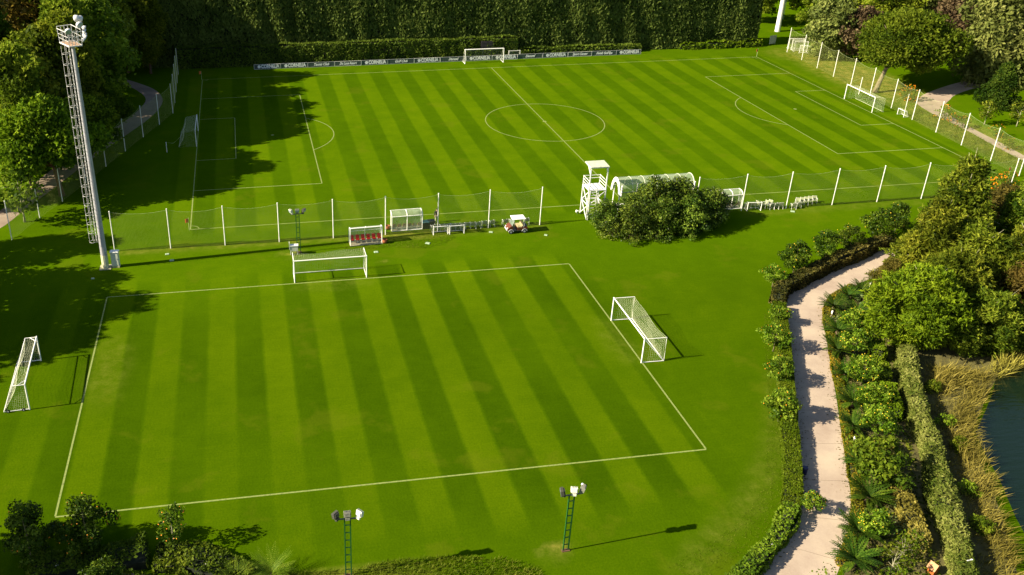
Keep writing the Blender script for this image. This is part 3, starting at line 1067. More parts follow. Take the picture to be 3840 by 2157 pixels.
BED = [(-16, -99), (-9.4, -92.2), (-6.8, -89.2), (-5.5, -87.6), (-4.3, -85.57), (-2.6, -82.51), (-0.7, -78.9), (1.9, -74.21), (4.05, -70.0), (5.7, -66.95), (7.9, -62.8), (9.3, -60.6),
       (11.2, -58.6), (14.5, -57.0), (17.5, -55.7), (24.1, -53.2), (32.7, -49.9), (41.7, -46.2), (50, -42.3), (62, -40), (75, -50), (60, -75), (23.5, -70), (18, -73), (14, -76.2), (11.5, -78.4), (9, -80.6), (7.2, -84.2), (5.0, -88.5), (2.5, -92.5), (0, -97), (-4, -102)]
structure("planting_bed", MB().poly([(x, y, 0.005) for x, y in BED]), mat("bed_soil", (0.095, 0.085, 0.022), 0.95, 0.45, 1.1, dirt=(0.035, 0.03, 0.010), bump=0.8))


def water_mat():
    m, nt, n, l = _new("pond_water")
    out = N(n, "ShaderNodeOutputMaterial")
    p = N(n, "ShaderNodeBsdfPrincipled")
    p.inputs["Base Color"].default_value = (0.005, 0.013, 0.007, 1)
    p.inputs["Specular IOR Level"].default_value = 0.28
    p.inputs["Roughness"].default_value = 0.06
    g = N(n, "ShaderNodeNewGeometry")
    mp = N(n, "ShaderNodeMapping")
    mp.inputs["Rotation"].default_value = (0, 0, 0.9)
    mp.inputs["Scale"].default_value = (0.6, 2.4, 1)
    l.new(g.outputs["Position"], mp.inputs[0])
    z = N(n, "ShaderNodeTexNoise")
    z.inputs["Scale"].default_value = 1.2
    z.inputs["Detail"].default_value = 4
    l.new(mp.outputs[0], z.inputs["Vector"])
    b = N(n, "ShaderNodeBump")
    b.inputs["Strength"].default_value = 0.35
    b.inputs["Distance"].default_value = 0.1
    l.new(z.outputs["Fac"], b.inputs["Height"])
    l.new(b.outputs[0], p.inputs["Normal"])
    l.new(p.outputs[0], out.inputs[0])
    return m


structure("pond_water", MB().poly([(x, y, 0.012) for x, y in [(3, -97), (4.2, -92.6), (5.6, -89.2), (7.4, -85.6), (8.7, -82.3), (9.7, -80.3), (12.3, -78.1), (14.7, -76.0), (17, -73.7), (18.6, -72.9), (23.5, -70.0), (30, -67.5), (45, -66), (70, -70), (75, -110), (20, -115)]]), water_mat())

# ------------------------------------------------------------------ goals
NET_R = 0.0034


def football_goal(name, label, A, B, out, depth_top, depth_base, style, group='football goals', h=2.5):
    """goal from post foot A to post foot B, net towards the unit vector out"""
    A, B, o = Vector((*A, 0)), Vector((*B, 0)), Vector((*out, 0))
    w = (B - A).length
    rz = math.atan2((B - A).y, (B - A).x)
    side = 1 if Vector((-(B - A).y, (B - A).x, 0)).dot(o) > 0 else -1
    r = thing(name, label, 'goal', A, rz, group)
    dt, db = depth_top * side, depth_base * side
    pr = 0.058
    for x in (0, w):
        MB().tube([(x, 0, 0), (x, 0, h - pr)], pr, 10).build('post', WHITE_BRIGHT, r)
    MB().tube([(-pr, 0, h), (w + pr, 0, h)], pr, 10).build('crossbar', WHITE_BRIGHT, r)
    br = 0.034
    fr = 0.0 if style == 'rope' else 1
    if style == 'box':
        for x in (0, w):
            MB().tube([(x, 0, h - 0.03), (x, dt, h - 0.03), (x, db, 0.05), (x, 0.02, 0.05)], br, 8).build('side_frame', WHITE_BRIGHT, r)
        MB().tube([(0, db, 0.05), (w, db, 0.05)], br, 8).build('ground_bar', WHITE, r)
    elif style == 'wheeled':
        for x in (0, w):
            f = MB().tube([(x, 0, h - 0.03), (x, dt, h - 0.03), (x, db, 0.08), (x, 0.02, 0.08)], br, 8)
            sx = 0.7 if x == 0 else -0.7
            f.tube([(x + sx, 0, h), (x, dt * 0.6, h - 0.03)], 0.03, 6)
            f.build('side_frame', WHITE_BRIGHT, r)
            for yy in (db * 0.22, db * 0.82):
                s = -1 if x == 0 else 1
                wl = MB().tube([(x + s * 0.06, yy, 0.14), (x + s * 0.16, yy, 0.14)], 0.14, 12).build('wheel', BLACK, r)
                MB().tube([(x + s * 0.161, yy, 0.14), (x + s * 0.17, yy, 0.14)], 0.06, 8).build('hub', WHITE, wl)
        MB().tube([(0, dt, h - 0.03), (w, dt, h - 0.03)], 0.035, 8).build('back_bar', WHITE_BRIGHT, r)
        MB().tube([(0, db, 0.08), (w, db, 0.08)], br, 8).build('ground_bar', WHITE, r)
    elif style == 'slant':
        for x in (0, w):
            MB().tube([(x, 0, h - 0.03), (x, dt, h - 0.05), (x, db, 0.06), (x, 0.02, 0.06)], 0.06, 8).build('side_frame', WHITE_BRIGHT, r)
        MB().tube([(0, dt, h - 0.05), (w, dt, h - 0.05)], 0.05, 8).build('back_bar', WHITE_BRIGHT, r)
    nb = MB()
    sag = 0.55 if style in ('box', 'wheeled') else 0.16
    hb = h - 0.05 if style != 'rope' else h - 0.32
    cell = 0.18

    def top(u, v):
        return (u * w, dt * v, h + (hb - h) * v - sag * 0.8 * math.sin(PI * u) * math.sin(PI * min(1, v * 0.62)) * (0.6 + 0.4 * math.sin(7 * u)))

    def back(u, v):
        y = dt + (db - dt) * v
        p0 = top(u, 1.0)
        return (u * w, y - side * 0.15 * math.sin(PI * v) * (1 + math.sin(9 * u)), p0[2] * (1 - v) + 0.03)
    nb.net(top, int(w / cell), max(4, int(abs(dt) / cell)), NET_R, 14)
    nb.net(back, int(w / cell), int(h / cell), NET_R, 14)
    for x in (0.0, 1.0):
        def sd_(u, v, x=x):
            ya = dt * u
            yb = db * u
            return (x * w, ya + (yb - ya) * v, (h + (hb - h) * u) * (1 - v) + 0.02)
        nb.net(sd_, max(4, int(abs(db) / cell)), int(h / cell), NET_R, 8)
    if style == 'rope':
        nb.tube([(0, db, 0.03), (w, db, 0.03)], 0.02, 4)
    nb.build('net', NETTING, r)
    return r


football_goal('football_goal', 'white football goal with a deep net on the right end line of the large pitch', (53.28, -3.57), (53.36, 3.92), (1, 0), 1.9, 2.0, 'rope')
football_goal('football_goal', 'white football goal standing in tree shade on the left end line of the large pitch', (-53.2, -3.34), (-53.15, 3.71), (-1, 0), 1.7, 2.5, 'rope')
football_goal('football_goal', 'white portable football goal with slanting sides in front of the advertising boards', (-4.26, 35.39), (3.21, 35.40), (0, 1), 0.5, 1.7, 'slant', h=2.7)
football_goal('football_goal', 'white box-framed football goal on the upper line of the training pitch', (-41.99, -46.95), (-34.46, -46.92), (0, 1), 2.05, 2.05, 'box')
g2 = football_goal('football_goal', 'white box-framed football goal with a diagonal brace on the right line of the training pitch', (-12.49, -66.73), (-12.39, -59.3), (1, 0), 2.05, 2.1, 'box')
MB().tube([(0.0, -0.03, 2.45), (0.02, -2.05, 0.1)], 0.05, 8).build('diagonal_brace', WHITE_BRIGHT, g2)
football_goal('football_goal', 'white wheeled football goal on the far left of the training pitch', (-65.02, -65.64), (-65.40, -58.2), (-1, 0), 0.95, 2.0, 'wheeled')


def small_goal(label, A, B, out, h=1.05, depth=0.8, group='small training goals'):
    A, B = Vector((*A, 0)), Vector((*B, 0))
    rz = math.atan2((B - A).y, (B - A).x)
    side = 1 if Vector((-(B - A).y, (B - A).x, 0)).dot(Vector((*out, 0))) > 0 else -1
    w = (B - A).length
    r = thing('small_goal', label, 'goal', A, rz, group)
    d = depth * side
    for x in (0, w):
        MB().tube([(x, 0, 0), (x, 0, h)], 0.04, 8).build('post', WHITE_BRIGHT, r)
    MB().tube([(-0.04, 0, h), (w + 0.04, 0, h)], 0.04, 8).build('crossbar', WHITE_BRIGHT, r)
    for x in (0, w):
        MB().tube([(x, 0, h), (x, d * 0.45, h), (x, d, 0.04), (x, 0, 0.04)], 0.03, 6).build('side_frame', WHITE, r)
    MB().tube([(0, d, 0.04), (w, d, 0.04)], 0.03, 6).build('ground_bar', WHITE, r)
    nb = MB()
    nb.net(lambda u, v: (u * w, d * 0.45 + d * 0.55 * v, h * (1 - v) + 0.04), int(w / 0.13), int(h / 0.13), 0.006, 4)
    for x in (0, w):
        nb.net(lambda u, v: (x, d * u * (0.45 + 0.55 * v), h * (1 - v) + 0.04), 5, 7, 0.006, 3)
    nb.build('net', NETTING, r)
    return r


small_goal('small white goal at the left end of the chair row, around a net post', (-25.43, -37.88), (-23.74, -37.86), (0, 1))
small_goal('small white goal in front of the chair row, nearer the golf cart', (-23.54, -37.95), (-21.84, -37.92), (0, 1))
small_goal('small white goal near the curved dugout right of the bushes, beside stacked chairs', (13.75, -36.95), (15.45, -37.1), (0, 1), 1.1, 0.8)
small_goal('small white goal on the grass behind the right end line of the large pitch', (56.69, -6.57), (56.71, -5.03), (1, 0), 1.0, 0.8)
small_goal('small white goal sticking up behind the advertising boards', (5.2, 38.6), (7.4, 38.6), (0, 1), 1.35, 0.6)
small_goal('tall white goal stored outermost of three beside the trees in the far right corner', (62.55, 36.75), (65.2, 36.0), (0, 1), 2.15, 0.9, 'goals stored in the far right corner')
small_goal('white goal stored in the middle of three by the trees in the far right corner', (62.75, 35.9), (65.0, 35.2), (0, 1), 2.05, 0.8, 'goals stored in the far right corner')
small_goal('white goal stored nearest the pitch of three beside the trees in the far right corner', (62.6, 34.7), (65.0, 34.2), (0, 1), 2.0, 0.9, 'goals stored in the far right corner')
small_goal('small white goal stored by the second post of the right net fence', (62.9, 33.4), (64.6, 32.2), (1, 1), 1.6, 0.9, 'goals stored in the far right corner')


# ------------------------------------------------------------------ net fences
def net_fence(label, posts, h=4.8, group='net fences', skip=(), sagf=0.36, cell=0.14, rope_lines=True, zmin=0.05):
    o0 = posts[0]
    r = thing('net_fence', label, 'fence', (o0[0], o0[1], 0), 0, group)
    L = [(p[0] - o0[0], p[1] - o0[1]) for p in posts]
    for i, (x, y) in enumerate(L):
        MB().tube([(x, y, 0), (x, y, h)], 0.054, 10).ball((x, y, h), (0.08, 0.08, 0.05), 8, 4).build('post', WHITE, r)
    for i in range(len(L) - 1):
        if i in skip:
            continue
        a, b = L[i], L[i + 1]
        w = math.hypot(b[0] - a[0], b[1] - a[1])
        dx, dy = (b[1] - a[1]) / w, -(b[0] - a[0]) / w
        jig = 0.85 + 0.3 * ((i * 37) % 10) / 10

        def fn(u, v):
            hz = h - 0.12 - sagf * jig * 4 * u * (1 - u)
            bel = 0.10 * math.sin(PI * u) * math.sin(PI * v)
            return (a[0] + (b[0] - a[0]) * u + dx * bel, a[1] + (b[1] - a[1]) * u + dy * bel, zmin + (hz - zmin) * (1 - v))
        MB().net(fn, int(w / cell), int(h / cell), 0.0046, 8).build('net', FENCE_NET, r)
        MB().tube([fn(k / 12, 0) for k in range(13)], 0.009, 4).build('top_rope', ROPE, r)
    return r


net_fence('white posted net fence along the near side of the large pitch, left of the bushes',
          [(-61.25, -36.5), (-55.13, -36.76), (-49.12, -36.87), (-43.06, -36.94), (-36.9, -36.88), (-30.88, -36.9), (-24.77, -37.0), (-18.69, -36.9), (-12.48, -36.98)])
net_fence('white posted net fence along the near side of the large pitch, right of the bushes',
          [(6.95, -36.85), (13.07, -36.8), (18.85, -36.95), (25.1, -36.8), (31.21, -36.75), (37.35, -36.7), (43.2, -36.9), (49.3, -37.0)])
net_fence('shaded net fence with grey-white posts along the paved path left of the large pitch',
          [(-73.11, -31.78), (-71.06, -25.97), (-69.16, -21.23), (-67.1, -15.3), (-65.19, -9.61), (-63.15, -3.85), (-61.12, 2.04), (-59.12, 7.57), (-57.35, 13.0), (-57.31, 18.61), (-57.4, 24.97), (-57.48, 30.54), (-57.56, 36.12)])
net_fence('sunlit net fence with white posts behind the right end of the large pitch',
          [(61.03, 34.59), (60.54, 28.59), (60.07, 22.66), (59.58, 16.74), (59.2, 11.0), (58.7, 4.9), (57.9, -1.87), (57.28, -7.82), (56.8, -13.86), (56.5, -19.6), (55.9, -26.04), (55.56, -31.6)])
for lab, x, y, hh in (('thin white net post behind the far corner of the right goal', 57.34, 5.92, 3.0),
                      ('thin white net post behind the near corner of the right goal, by the small goal', 58.6, -4.2, 3.0),
                      ('thin white net post in tree shade behind the left goal', -57.28, -5.16, 1.5)):
    t = thing('net_post', lab, 'post', (x, y, 0), 0, 'net posts behind the goals')
    MB().tube([(0, 0, 0), (0, 0, hh)], 0.05, 8).build('pole', WHITE, t)
    MB().tube([(0, 0, hh - 0.05), (-1.0 if x > 0 else 1.0, 0, hh * 0.86), (-2.0 if x > 0 else 2.0, 0.0, 2.15)], 0.012, 4).build('rope', ROPE, t)

for lab, x, y in (('orange corner flag on the near left corner of the large pitch', -53.25, -32.2), ('red-orange corner flag on the far right corner of the large pitch', 53.25, 32.2),
                  ('corner flag in the shade on the far left corner of the large pitch', -53.25, 32.2), ('orange corner flag on the near right corner, behind the orange blossoms', 53.6, -32.0)):
    t = thing('corner_flag', lab, 'flag', (x, y, 0), 0.4, 'corner flags')
    MB().tube([(0, 0, 0), (0, 0, 1.55)], 0.025, 8).build('pole', ROPE, t)
    fl = MB()
    for k in range(4):
        x0, x1 = -0.1 * k, -0.1 * (k + 1)
        y0, y1 = 0.04 * math.sin(k * 1.7), 0.04 * math.sin((k + 1) * 1.7)
        fl.quad((x0, y0, 1.02), (x1, y1, 1.0), (x1, y1, 1.5), (x0, y0, 1.54))
    fl.build('cloth', FLAG, t)


# ------------------------------------------------------------------ advertising boards
def text_mesh(name, body, size, m, parent, loc, sx=1.0, shear=0.0, bold=0.0, width=None):
    cu = bpy.data.curves.new(name, 'FONT')
    cu.body = body
    cu.size = size
    cu.shear = shear
    cu.extrude = 0.006
    cu.offset = bold
    cu.align_x = 'CENTER'
    cu.align_y = 'CENTER'
    tmp = bpy.data.objects.new(name, cu)
    COL.objects.link(tmp)
    dg = bpy.context.evaluated_depsgraph_get()
    me = bpy.data.meshes.new_from_object(tmp.evaluated_get(dg))
    bpy.data.objects.remove(tmp)
    o = bpy.data.objects.new(name, me)
    COL.objects.link(o)
    me.materials.clear()
    me.materials.append(m)
    if width:
        xs = [v.co.x for v in me.vertices]
        sx = width / (max(xs) - min(xs))
    o.parent = parent
    o.location = loc
    o.rotation_euler = (PI / 2, 0, 0)
    o.scale = (sx, 1, 1)
    return o


BOARDS = [("CORNELIA", "leftmost grey board with bold white lettering and a round emblem"), ("CORNELIA", "grey board with bold white lettering, second from the left end of the row"),
          ("Tennis Club", "grey board with script lettering reading Tennis Club"), ("De Luxe Resort", "grey board with script lettering reading De Luxe Resort"),
          ("CORNELIA", "grey board with bold white lettering between De Luxe Resort and Golf Club"), ("Golf Club", "grey board with short script lettering reading Golf Club"),
          ("CORNELIA", "grey board with bold white lettering right of the Golf Club board"), ("Diamond", "grey board reading Diamond left of the far portable goal"),
          ("CORNELIA", "grey board with bold white lettering seen inside the far portable goal"), ("CORNELIA", "grey board with bold white lettering behind the right post of the far portable goal"),
          ("Diamond", "grey board reading Diamond in front of the small goal behind the boards"), ("CORNELIA", "grey board with bold white lettering left of the Sport Center board"),
          ("Sport Center", "grey board with script lettering reading Sport Center"), ("Hotels Golf Spa", "grey board with script lettering reading Hotels Golf Spa"),
          ("CORNELIA", "rightmost grey board with bold white lettering at the end of the row")]
bx = [-43.84, -38.88, -33.85, -28.83, -23.75, -18.73, -13.66, -8.6, -3.53, 1.58, 6.6, 11.65, 16.75, 21.6, 26.67, 31.73]
for i, (txt, lab) in enumerate(BOARDS):
    x0, x1 = bx[i] + 0.03, bx[i + 1] - 0.03
    w = x1 - x0
    y = 37.45 + (0.0 if i < 10 else 0.03 * (i - 9)) + 0.02 * math.sin(i * 2.1)
    t = thing('advertising_board', lab, 'board', (x0, y, 0), 0.012 * math.sin(i * 1.3), 'advertising boards along the far side')
    MB().box((w / 2, 0.03, 0.466), (w - 0.1, 0.03, 0.83)).build('panel', BOARD_GREY, t)
    fr = MB()
    fr.box((w / 2, 0.03, 0.90), (w, 0.07, 0.035)).box((w / 2, 0.03, 0.03), (w, 0.07, 0.04))
    fr.box((0.025, 0.03, 0.466), (0.05, 0.068, 0.83)).box((w - 0.025, 0.03, 0.466), (0.05, 0.068, 0.83))
    fr.build('frame', GREY if i % 3 else WHITE, t)
    if txt == "CORNELIA":
        em = MB().tube([(0.95, 0.012, 0.475), (0.95, -0.002, 0.475)], 0.29, 16)
        for k in range(6):
            a = k * PI / 3
            em.box((0.95 + 0.36 * math.cos(a) * 0.8, 0.0, 0.475 + 0.36 * math.sin(a) * 0.8), (0.07, 0.012, 0.07))
        em.build('emblem', BOARD_TEXT, t)
        text_mesh('lettering', txt, 0.88, BOARD_TEXT, t, (2.98, -0.004, 0.475), bold=0.040, width=3.35)
    else:
        text_mesh('lettering', txt, 0.66, BOARD_TEXT, t, (w / 2, -0.004, 0.475), shear=0.45, bold=0.022, width=min(3.3, 0.23 * len(txt) + 0.35))


# scoreboard in front of the hedge
t = thing('scoreboard', 'dark purple scoreboard with display windows hung in front of the clipped hedge', 'scoreboard', (1.0, 39.3, 0))
MB().box((0, 0, 2.5), (2.55, 0.18, 1.5)).build('case', DARK_WOOD, t, bevel=0.02)
for k in (-0.85, 0.85):
    MB().tube([(k, 0.06, 0), (k, 0.06, 1.75)], 0.05, 8).build('pole', DARK_STEEL, t)
for dx, dz in ((-0.75, 2.85), (0.0, 2.85), (0.75, 2.85), (-0.75, 2.2), (0.0, 2.2), (0.75, 2.2)):
    MB().box((dx, -0.095, dz), (0.55, 0.012, 0.36)).build('display_window', BLACK, t)


# ------------------------------------------------------------------ tall floodlight mast on the left
def floodlight_head(parent, c, yaw, pitch, s, housing, name='floodlight'):
    """round housing with a glass front; faces yaw (from +x), tilted down by pitch"""
    d = Vector((math.cos(yaw) * math.cos(pitch), math.sin(yaw) * math.cos(pitch), -math.sin(pitch)))
    c = Vector(c)
    mb = MB().tube([c - d * 0.36 * s, c - d * 0.22 * s, c, c + d * 0.12 * s], [0.12 * s, 0.30 * s, 0.38 * s, 0.40 * s], 14)
    o = mb.build(name, housing, parent, True)
    MB().tube([c + d * 0.121 * s, c + d * 0.135 * s], 0.35 * s, 14).build('glass', GLASS_LAMP, o)
    return o


LAMP_HOUSING = mat('cast_lamp_housing', (0.60, 0.60, 0.60), 0.4, 0.15, 3.0)
GALV = mat('galvanised_bar', (0.62, 0.61, 0.58), 0.45, 0.1)
MX, MY = -61.77, -40.45
mast = thing('floodlight_mast', 'tall tapered grey floodlight mast with a caged ladder and lamp basket, left of the pitches', 'floodlight', (MX, MY, 0))
MB().tube([(0, 0, 0), (0, 0, 1.55)], [0.365, 0.35], 12).build('painted_base', mat("cream_paint", (0.56, 0.55, 0.36), 0.6, 0.15, 3.0), mast)
MB().tube([(0, 0, 1.55), (0, 0, 8), (0, 0, 16), (0, 0, 23.9)], [0.34, 0.295, 0.235, 0.175], 12).build('pole', mat("galvanised_mast", (0.34, 0.34, 0.36), 0.45, 0.10, 1.2), mast)
MB().box((0, 0, 0.03), (1.2, 1.2, 0.06)).build('foundation', CONCRETE, mast)
lad = MB()
ang = math.radians(200)
ca, sa = math.cos(ang), math.sin(ang)


def lp(out, side, z):
    return (ca * out - sa * side, sa * out + ca * side, z)


for s in (-0.22, 0.22):
    lad.tube([lp(0.52, s, 3.2), lp(0.38, s, 24.0)], 0.018, 6)
k = 3.4
while k < 23.9:
    o_ = 0.52 - 0.14 * (k - 3.2) / 20.8
    lad.tube([lp(o_, -0.22, k), lp(o_, 0.22, k)], 0.012, 5)
    k += 0.40
k = 4.0
while k < 24:
    lad.tube([lp(0.28, 0, k), lp(0.5, 0, k)], 0.02, 5)
    k += 2.0
lad.build('ladder', GALV, mast)
cage = MB()
z = 3.3
while z < 23.9:
    o_ = 0.52 - 0.14 * (z - 3.2) / 20.8
    cage.tube([lp(o_ + 0.36 - 0.36 * math.cos(a), 0.36 * math.sin(a), z) for a in np.linspace(0.75, 2 * PI - 0.75, 11)], 0.016, 5)
    z += 1.05
for a in (1.5, PI, 4.8):
    cage.tube([lp(0.52 + 0.36 - 0.36 * math.cos(a), 0.36 * math.sin(a), 3.3), lp(0.38 + 0.36 - 0.36 * math.cos(a), 0.36 * math.sin(a), 24.0)], 0.014, 5)
cage.build('ladder_cage', GALV, mast)
BC = [(-63.15, -39.2), (-61.95, -41.2), (-60.85, -40.75), (-62.0, -38.6)]
BC = [(x - MX, y - MY) for x, y in BC]
MB().poly([(x, y, 24.02) for x, y in BC]).poly([(x, y, 23.95) for x, y in reversed(BC)]).build('basket_floor', WOOD_FLOOR, mast)
rim = MB()
rail = MB()
for i in range(4):
    a, b = BC[i], BC[(i + 1) % 4]
    rim.bar((*a, 23.98), (*b, 23.98), 0.10)
    fa, fb = [1.06 * q for q in a], [1.06 * q for q in b]
    top = 25.3 if i < 2 else 25.5
    for hz in (24.45, 24.85, top):
        f = 1 + 0.06 * (hz - 24) / 1.4
        rail.tube([(a[0] * f, a[1] * f, hz), (b[0] * f, b[1] * f, hz)], 0.036 if hz > 25 else 0.020, 6)
    nb_ = 2 if i % 2 == 0 else 4
    for q in range(nb_):
        tq = q / nb_
        px, py = a[0] + (b[0] - a[0]) * tq, a[1] + (b[1] - a[1]) * tq
        rail.bar((px, py, 24), (px * 1.07, py * 1.07, 25.45), 0.055)
rim.build('basket_rim', GALV, mast)
rail.build('basket_railing', GALV, mast)
for c, yw, pt, s in (((-0.05, -1.0, 25.5), -1.2, 0.6, 0.95), ((0.85, 0.1, 25.85), -0.7, 0.5, 1.0), ((0.55, 0.95, 26.3), 2.6, 0.3, 1.0), ((0.8, 1.15, 26.2), 0.8, 0.4, 1.0),
                     ((1.15, -0.3, 24.5), -0.2, 0.6, 0.75), ((1.2, 0.35, 24.6), 0.1, 0.6, 0.75), ((1.1, 0.9, 24.7), 0.4, 0.6, 0.75), ((1.25, 0.1, 25.2), 0.1, 0.5, 0.7), ((1.15, 0.8, 25.4), 0.4, 0.5, 0.7)):
    floodlight_head(mast, c, yw, pt, s * 0.85, LAMP_HOUSING)

m2 = thing('floodlight_mast', 'white cylindrical floodlight mast standing between trees beyond the far right corner', 'floodlight', (68.78, 51.62, 0))
MB().tube([(0, 0, 0), (0, 0, 12), (0, 0, 24)], [0.55, 0.42, 0.30], 14).build('pole', WHITE, m2)
ld = MB()
for s in (-0.2, 0.2):
    ld.tube([(0.75, s, 2.5), (0.55, s, 24)], 0.03, 5)
for k in range(60):
    zz = 2.6 + k * 0.35
    xx = 0.75 - 0.2 * (zz - 2.5) / 21.5
    ld.tube([(xx, -0.2, zz), (xx, 0.2, zz)], 0.02, 4)
ld.build('ladder', GREY, m2)
MB().box((0, 0, 24.1), (2.2, 1.6, 0.12)).build('basket_floor', GREY, m2)
for k in range(4):
    floodlight_head(m2, (-0.9 + 0.6 * k, -0.9, 24.7), -1.9, 0.5, 0.9, WHITE_BRIGHT)

# cabinets
t = thing('electrical_cabinet', 'pale electrical cabinet with a blue-white lid beside the tall mast', 'cabinet', (-60.68, -40.42, 0), -0.12)
MB().box((0, 0, 0.10), (0.84, 0.5, 0.2)).build('plinth', CONCRETE, t)
MB().box((0, 0, 1.0), (0.80, 0.46, 1.6)).build('body', mat("cabinet_paint", (0.52, 0.56, 0.45), 0.5, 0.08, 3.0), t, bevel=0.02)
MB().box((0, -0.235, 1.02), (0.70, 0.02, 1.44)).build('door', mat("cabinet_paint", (0.5, 0.5, 0.4)), t)
MB().box((0.24, -0.252, 1.02), (0.03, 0.02, 0.16)).build('handle', DARK_STEEL, t)
MB().box((0, 0, 1.86), (0.92, 0.6, 0.10), taper=0.92).build('lid', WHITE_BRIGHT, t)

t = thing('meter_box', 'small white metal box on legs beside the green lamp post and goal', 'box', (-41.6, -40.35, 0), -0.05)
MB().box((0, 0, 0.78), (0.85, 0.42, 0.62)).build('body', mat("box_paint", (0.50, 0.52, 0.42), 0.5, 0.08), t)
MB().box((0.02, 0, 1.13), (0.9, 0.5, 0.08)).build('lid', WHITE_BRIGHT, t)
MB().box((-0.5, 0.0, 1.10), (0.04, 0.5, 0.75)).build('flap', WHITE_BRIGHT, t)
for dx in (-0.38, 0.38):
    MB().box((dx, 0, 0.235), (0.07, 0.3, 0.47)).build('leg', WHITE, t)


# ------------------------------------------------------------------ green ladder lamp posts
def square_lamp(parent, c, yaw, pitch, housing, s=1.0):
    """box floodlight: ribbed housing, tray below, glass front; lamp centre c, faces yaw"""
    o = MB()
    Rm = Matrix.Rotation(yaw, 3, 'Z') @ Matrix.Rotation(pitch, 3, 'Y')

    def bx_(ctr, sz):
        i = len(o.v)
        o.box(ctr, sz)
        for q in range(i, len(o.v)):
            p = Rm @ (Vector(o.v[q]) * s)
            o.v[q] = (p.x + c[0], p.y + c[1], p.z + c[2])
    bx_((0, 0, 0), (0.26, 0.52, 0.42))
    bx_((-0.17, 0, 0), (0.08, 0.40, 0.30))
    for k in range(5):
        bx_((-0.02, -0.22 + 0.11 * k, 0.235), (0.2, 0.02, 0.05))
    bx_((-0.10, 0, -0.34), (0.18, 0.34, 0.20))
    ob = o.build('floodlight', housing, parent, bevel=0.015)
    g = MB()
    g.box((0.138, 0, 0), (0.012, 0.44, 0.34))
    g.v = [tuple((Rm @ (Vector(p) * s)) + Vector(c)) for p in g.v]
    g.build('glass', GLASS_LAMP, ob)
    return ob


LAMP_WHITE = mat("lamp_white", (0.66, 0.66, 0.55), 0.5, 0.15, 4.0, dirt=(0.36, 0.35, 0.28))
LAMP_GREY = mat("lamp_grey", (0.20, 0.20, 0.16), 0.5, 0.25, 5.0)
LAMP_DARK = mat("lamp_dark", (0.06, 0.06, 0.05), 0.5, 0.25, 5.0)


def lamp_post(label, x, y, rz, lamps, h=4.75, gap=0.36):
    t = thing('lamp_post', label, 'lamp post', (x, y, 0), rz, 'green ladder-shaped lamp posts')
    for s in (-1, 1):
        MB().box((s * gap / 2, 0, h / 2), (0.075, 0.075, h)).build('upright', GREEN_STEEL, t)
    rg = MB()
    z = 0.55
    while z < h - 0.1:
        rg.box((0, 0, z), (gap - 0.075, 0.05, 0.05))
        z += 0.62
    rg.build('rungs', GREEN_STEEL, t)
    MB().box((0, 0, h + 0.04), (1.5, 0.07, 0.07)).build('lamp_arm', DARK_STEEL, t)
    MB().box((0, 0, 0.03), (0.55, 0.25, 0.06)).build('base', SOIL, t)
    for dx, yw, hs in lamps:
        square_lamp(t, (dx, 0.0, h + 0.42), yw - rz, 0.25, hs, 0.85)
    return t


lamp_post('green ladder-shaped lamp post with three grey lamps beside the white meter box', -41.05, -39.9, 0.0, [(-0.72, 3.6, LAMP_WHITE), (0, -PI / 2, LAMP_GREY), (0.72, -0.7, LAMP_DARK)], 4.6)
lamp_post('green ladder-shaped lamp post cut by the bottom edge, its right lamp white', -41.25, -87.45, -0.05, [(-0.75, 2.3, LAMP_DARK), (0, PI / 2, LAMP_GREY), (0.78, 0.7, LAMP_WHITE)], 4.75)
lamp_post('green ladder-shaped lamp post with a white middle lamp on the lawn beside the road', -26.65, -87.49, 0.05, [(-0.70, 2.9, LAMP_DARK), (0.12, 1.3, LAMP_WHITE), (0.75, -0.5, LAMP_GREY)], 4.75)
t = thing('garden_light', 'slim green garden light with a white head by the long grass hedge', 'lamp', (-1.75, -93.6, 0), 0)
MB().tube([(0, 0, 0), (0, 0, 1.25)], 0.06, 8).build('pole', mat("bright_green_paint", (0.01, 0.20, 0.06), 0.5), t)
MB().ball((0, 0, 1.33), (0.11, 0.11, 0.11)).tube([(0, 0, 1.38), (-0.4, -0.05, 1.42)], 0.035, 6).build('head', WHITE_BRIGHT, t)


# ------------------------------------------------------------------ dugouts
def seat_shell(mb, x, y, z, face):
    """moulded seat: pan plus rounded back; face = +1 looks to +y"""
    mb.box((x, y + face * 0.02, z), (0.40, 0.38, 0.06))
    pts = []
    for k in range(9):
        a = PI * k / 8
        pts.append((0.20 * math.cos(a), 0.34 + 0.10 * math.sin(a)))
    prof = [(0.19, 0.0)] + [(0.20, 0.2)] + pts + [(-0.20, 0.2)] + [(-0.19, 0.0)]
    yb = y - face * 0.17
    f = [(x + px, yb - face * 0.10 * (pz / 0.44), z + pz) for px, pz in prof]
    b = [(px, py - face * 0.05, pz) for px, py, pz in f]
    if face < 0:
        f, b = b, f
    mb.poly(list(reversed(f))).poly(b)
    for k in range(len(f)):
        q = (k + 1) % len(f)
        mb.quad(f[k], f[q], b[q], b[k])


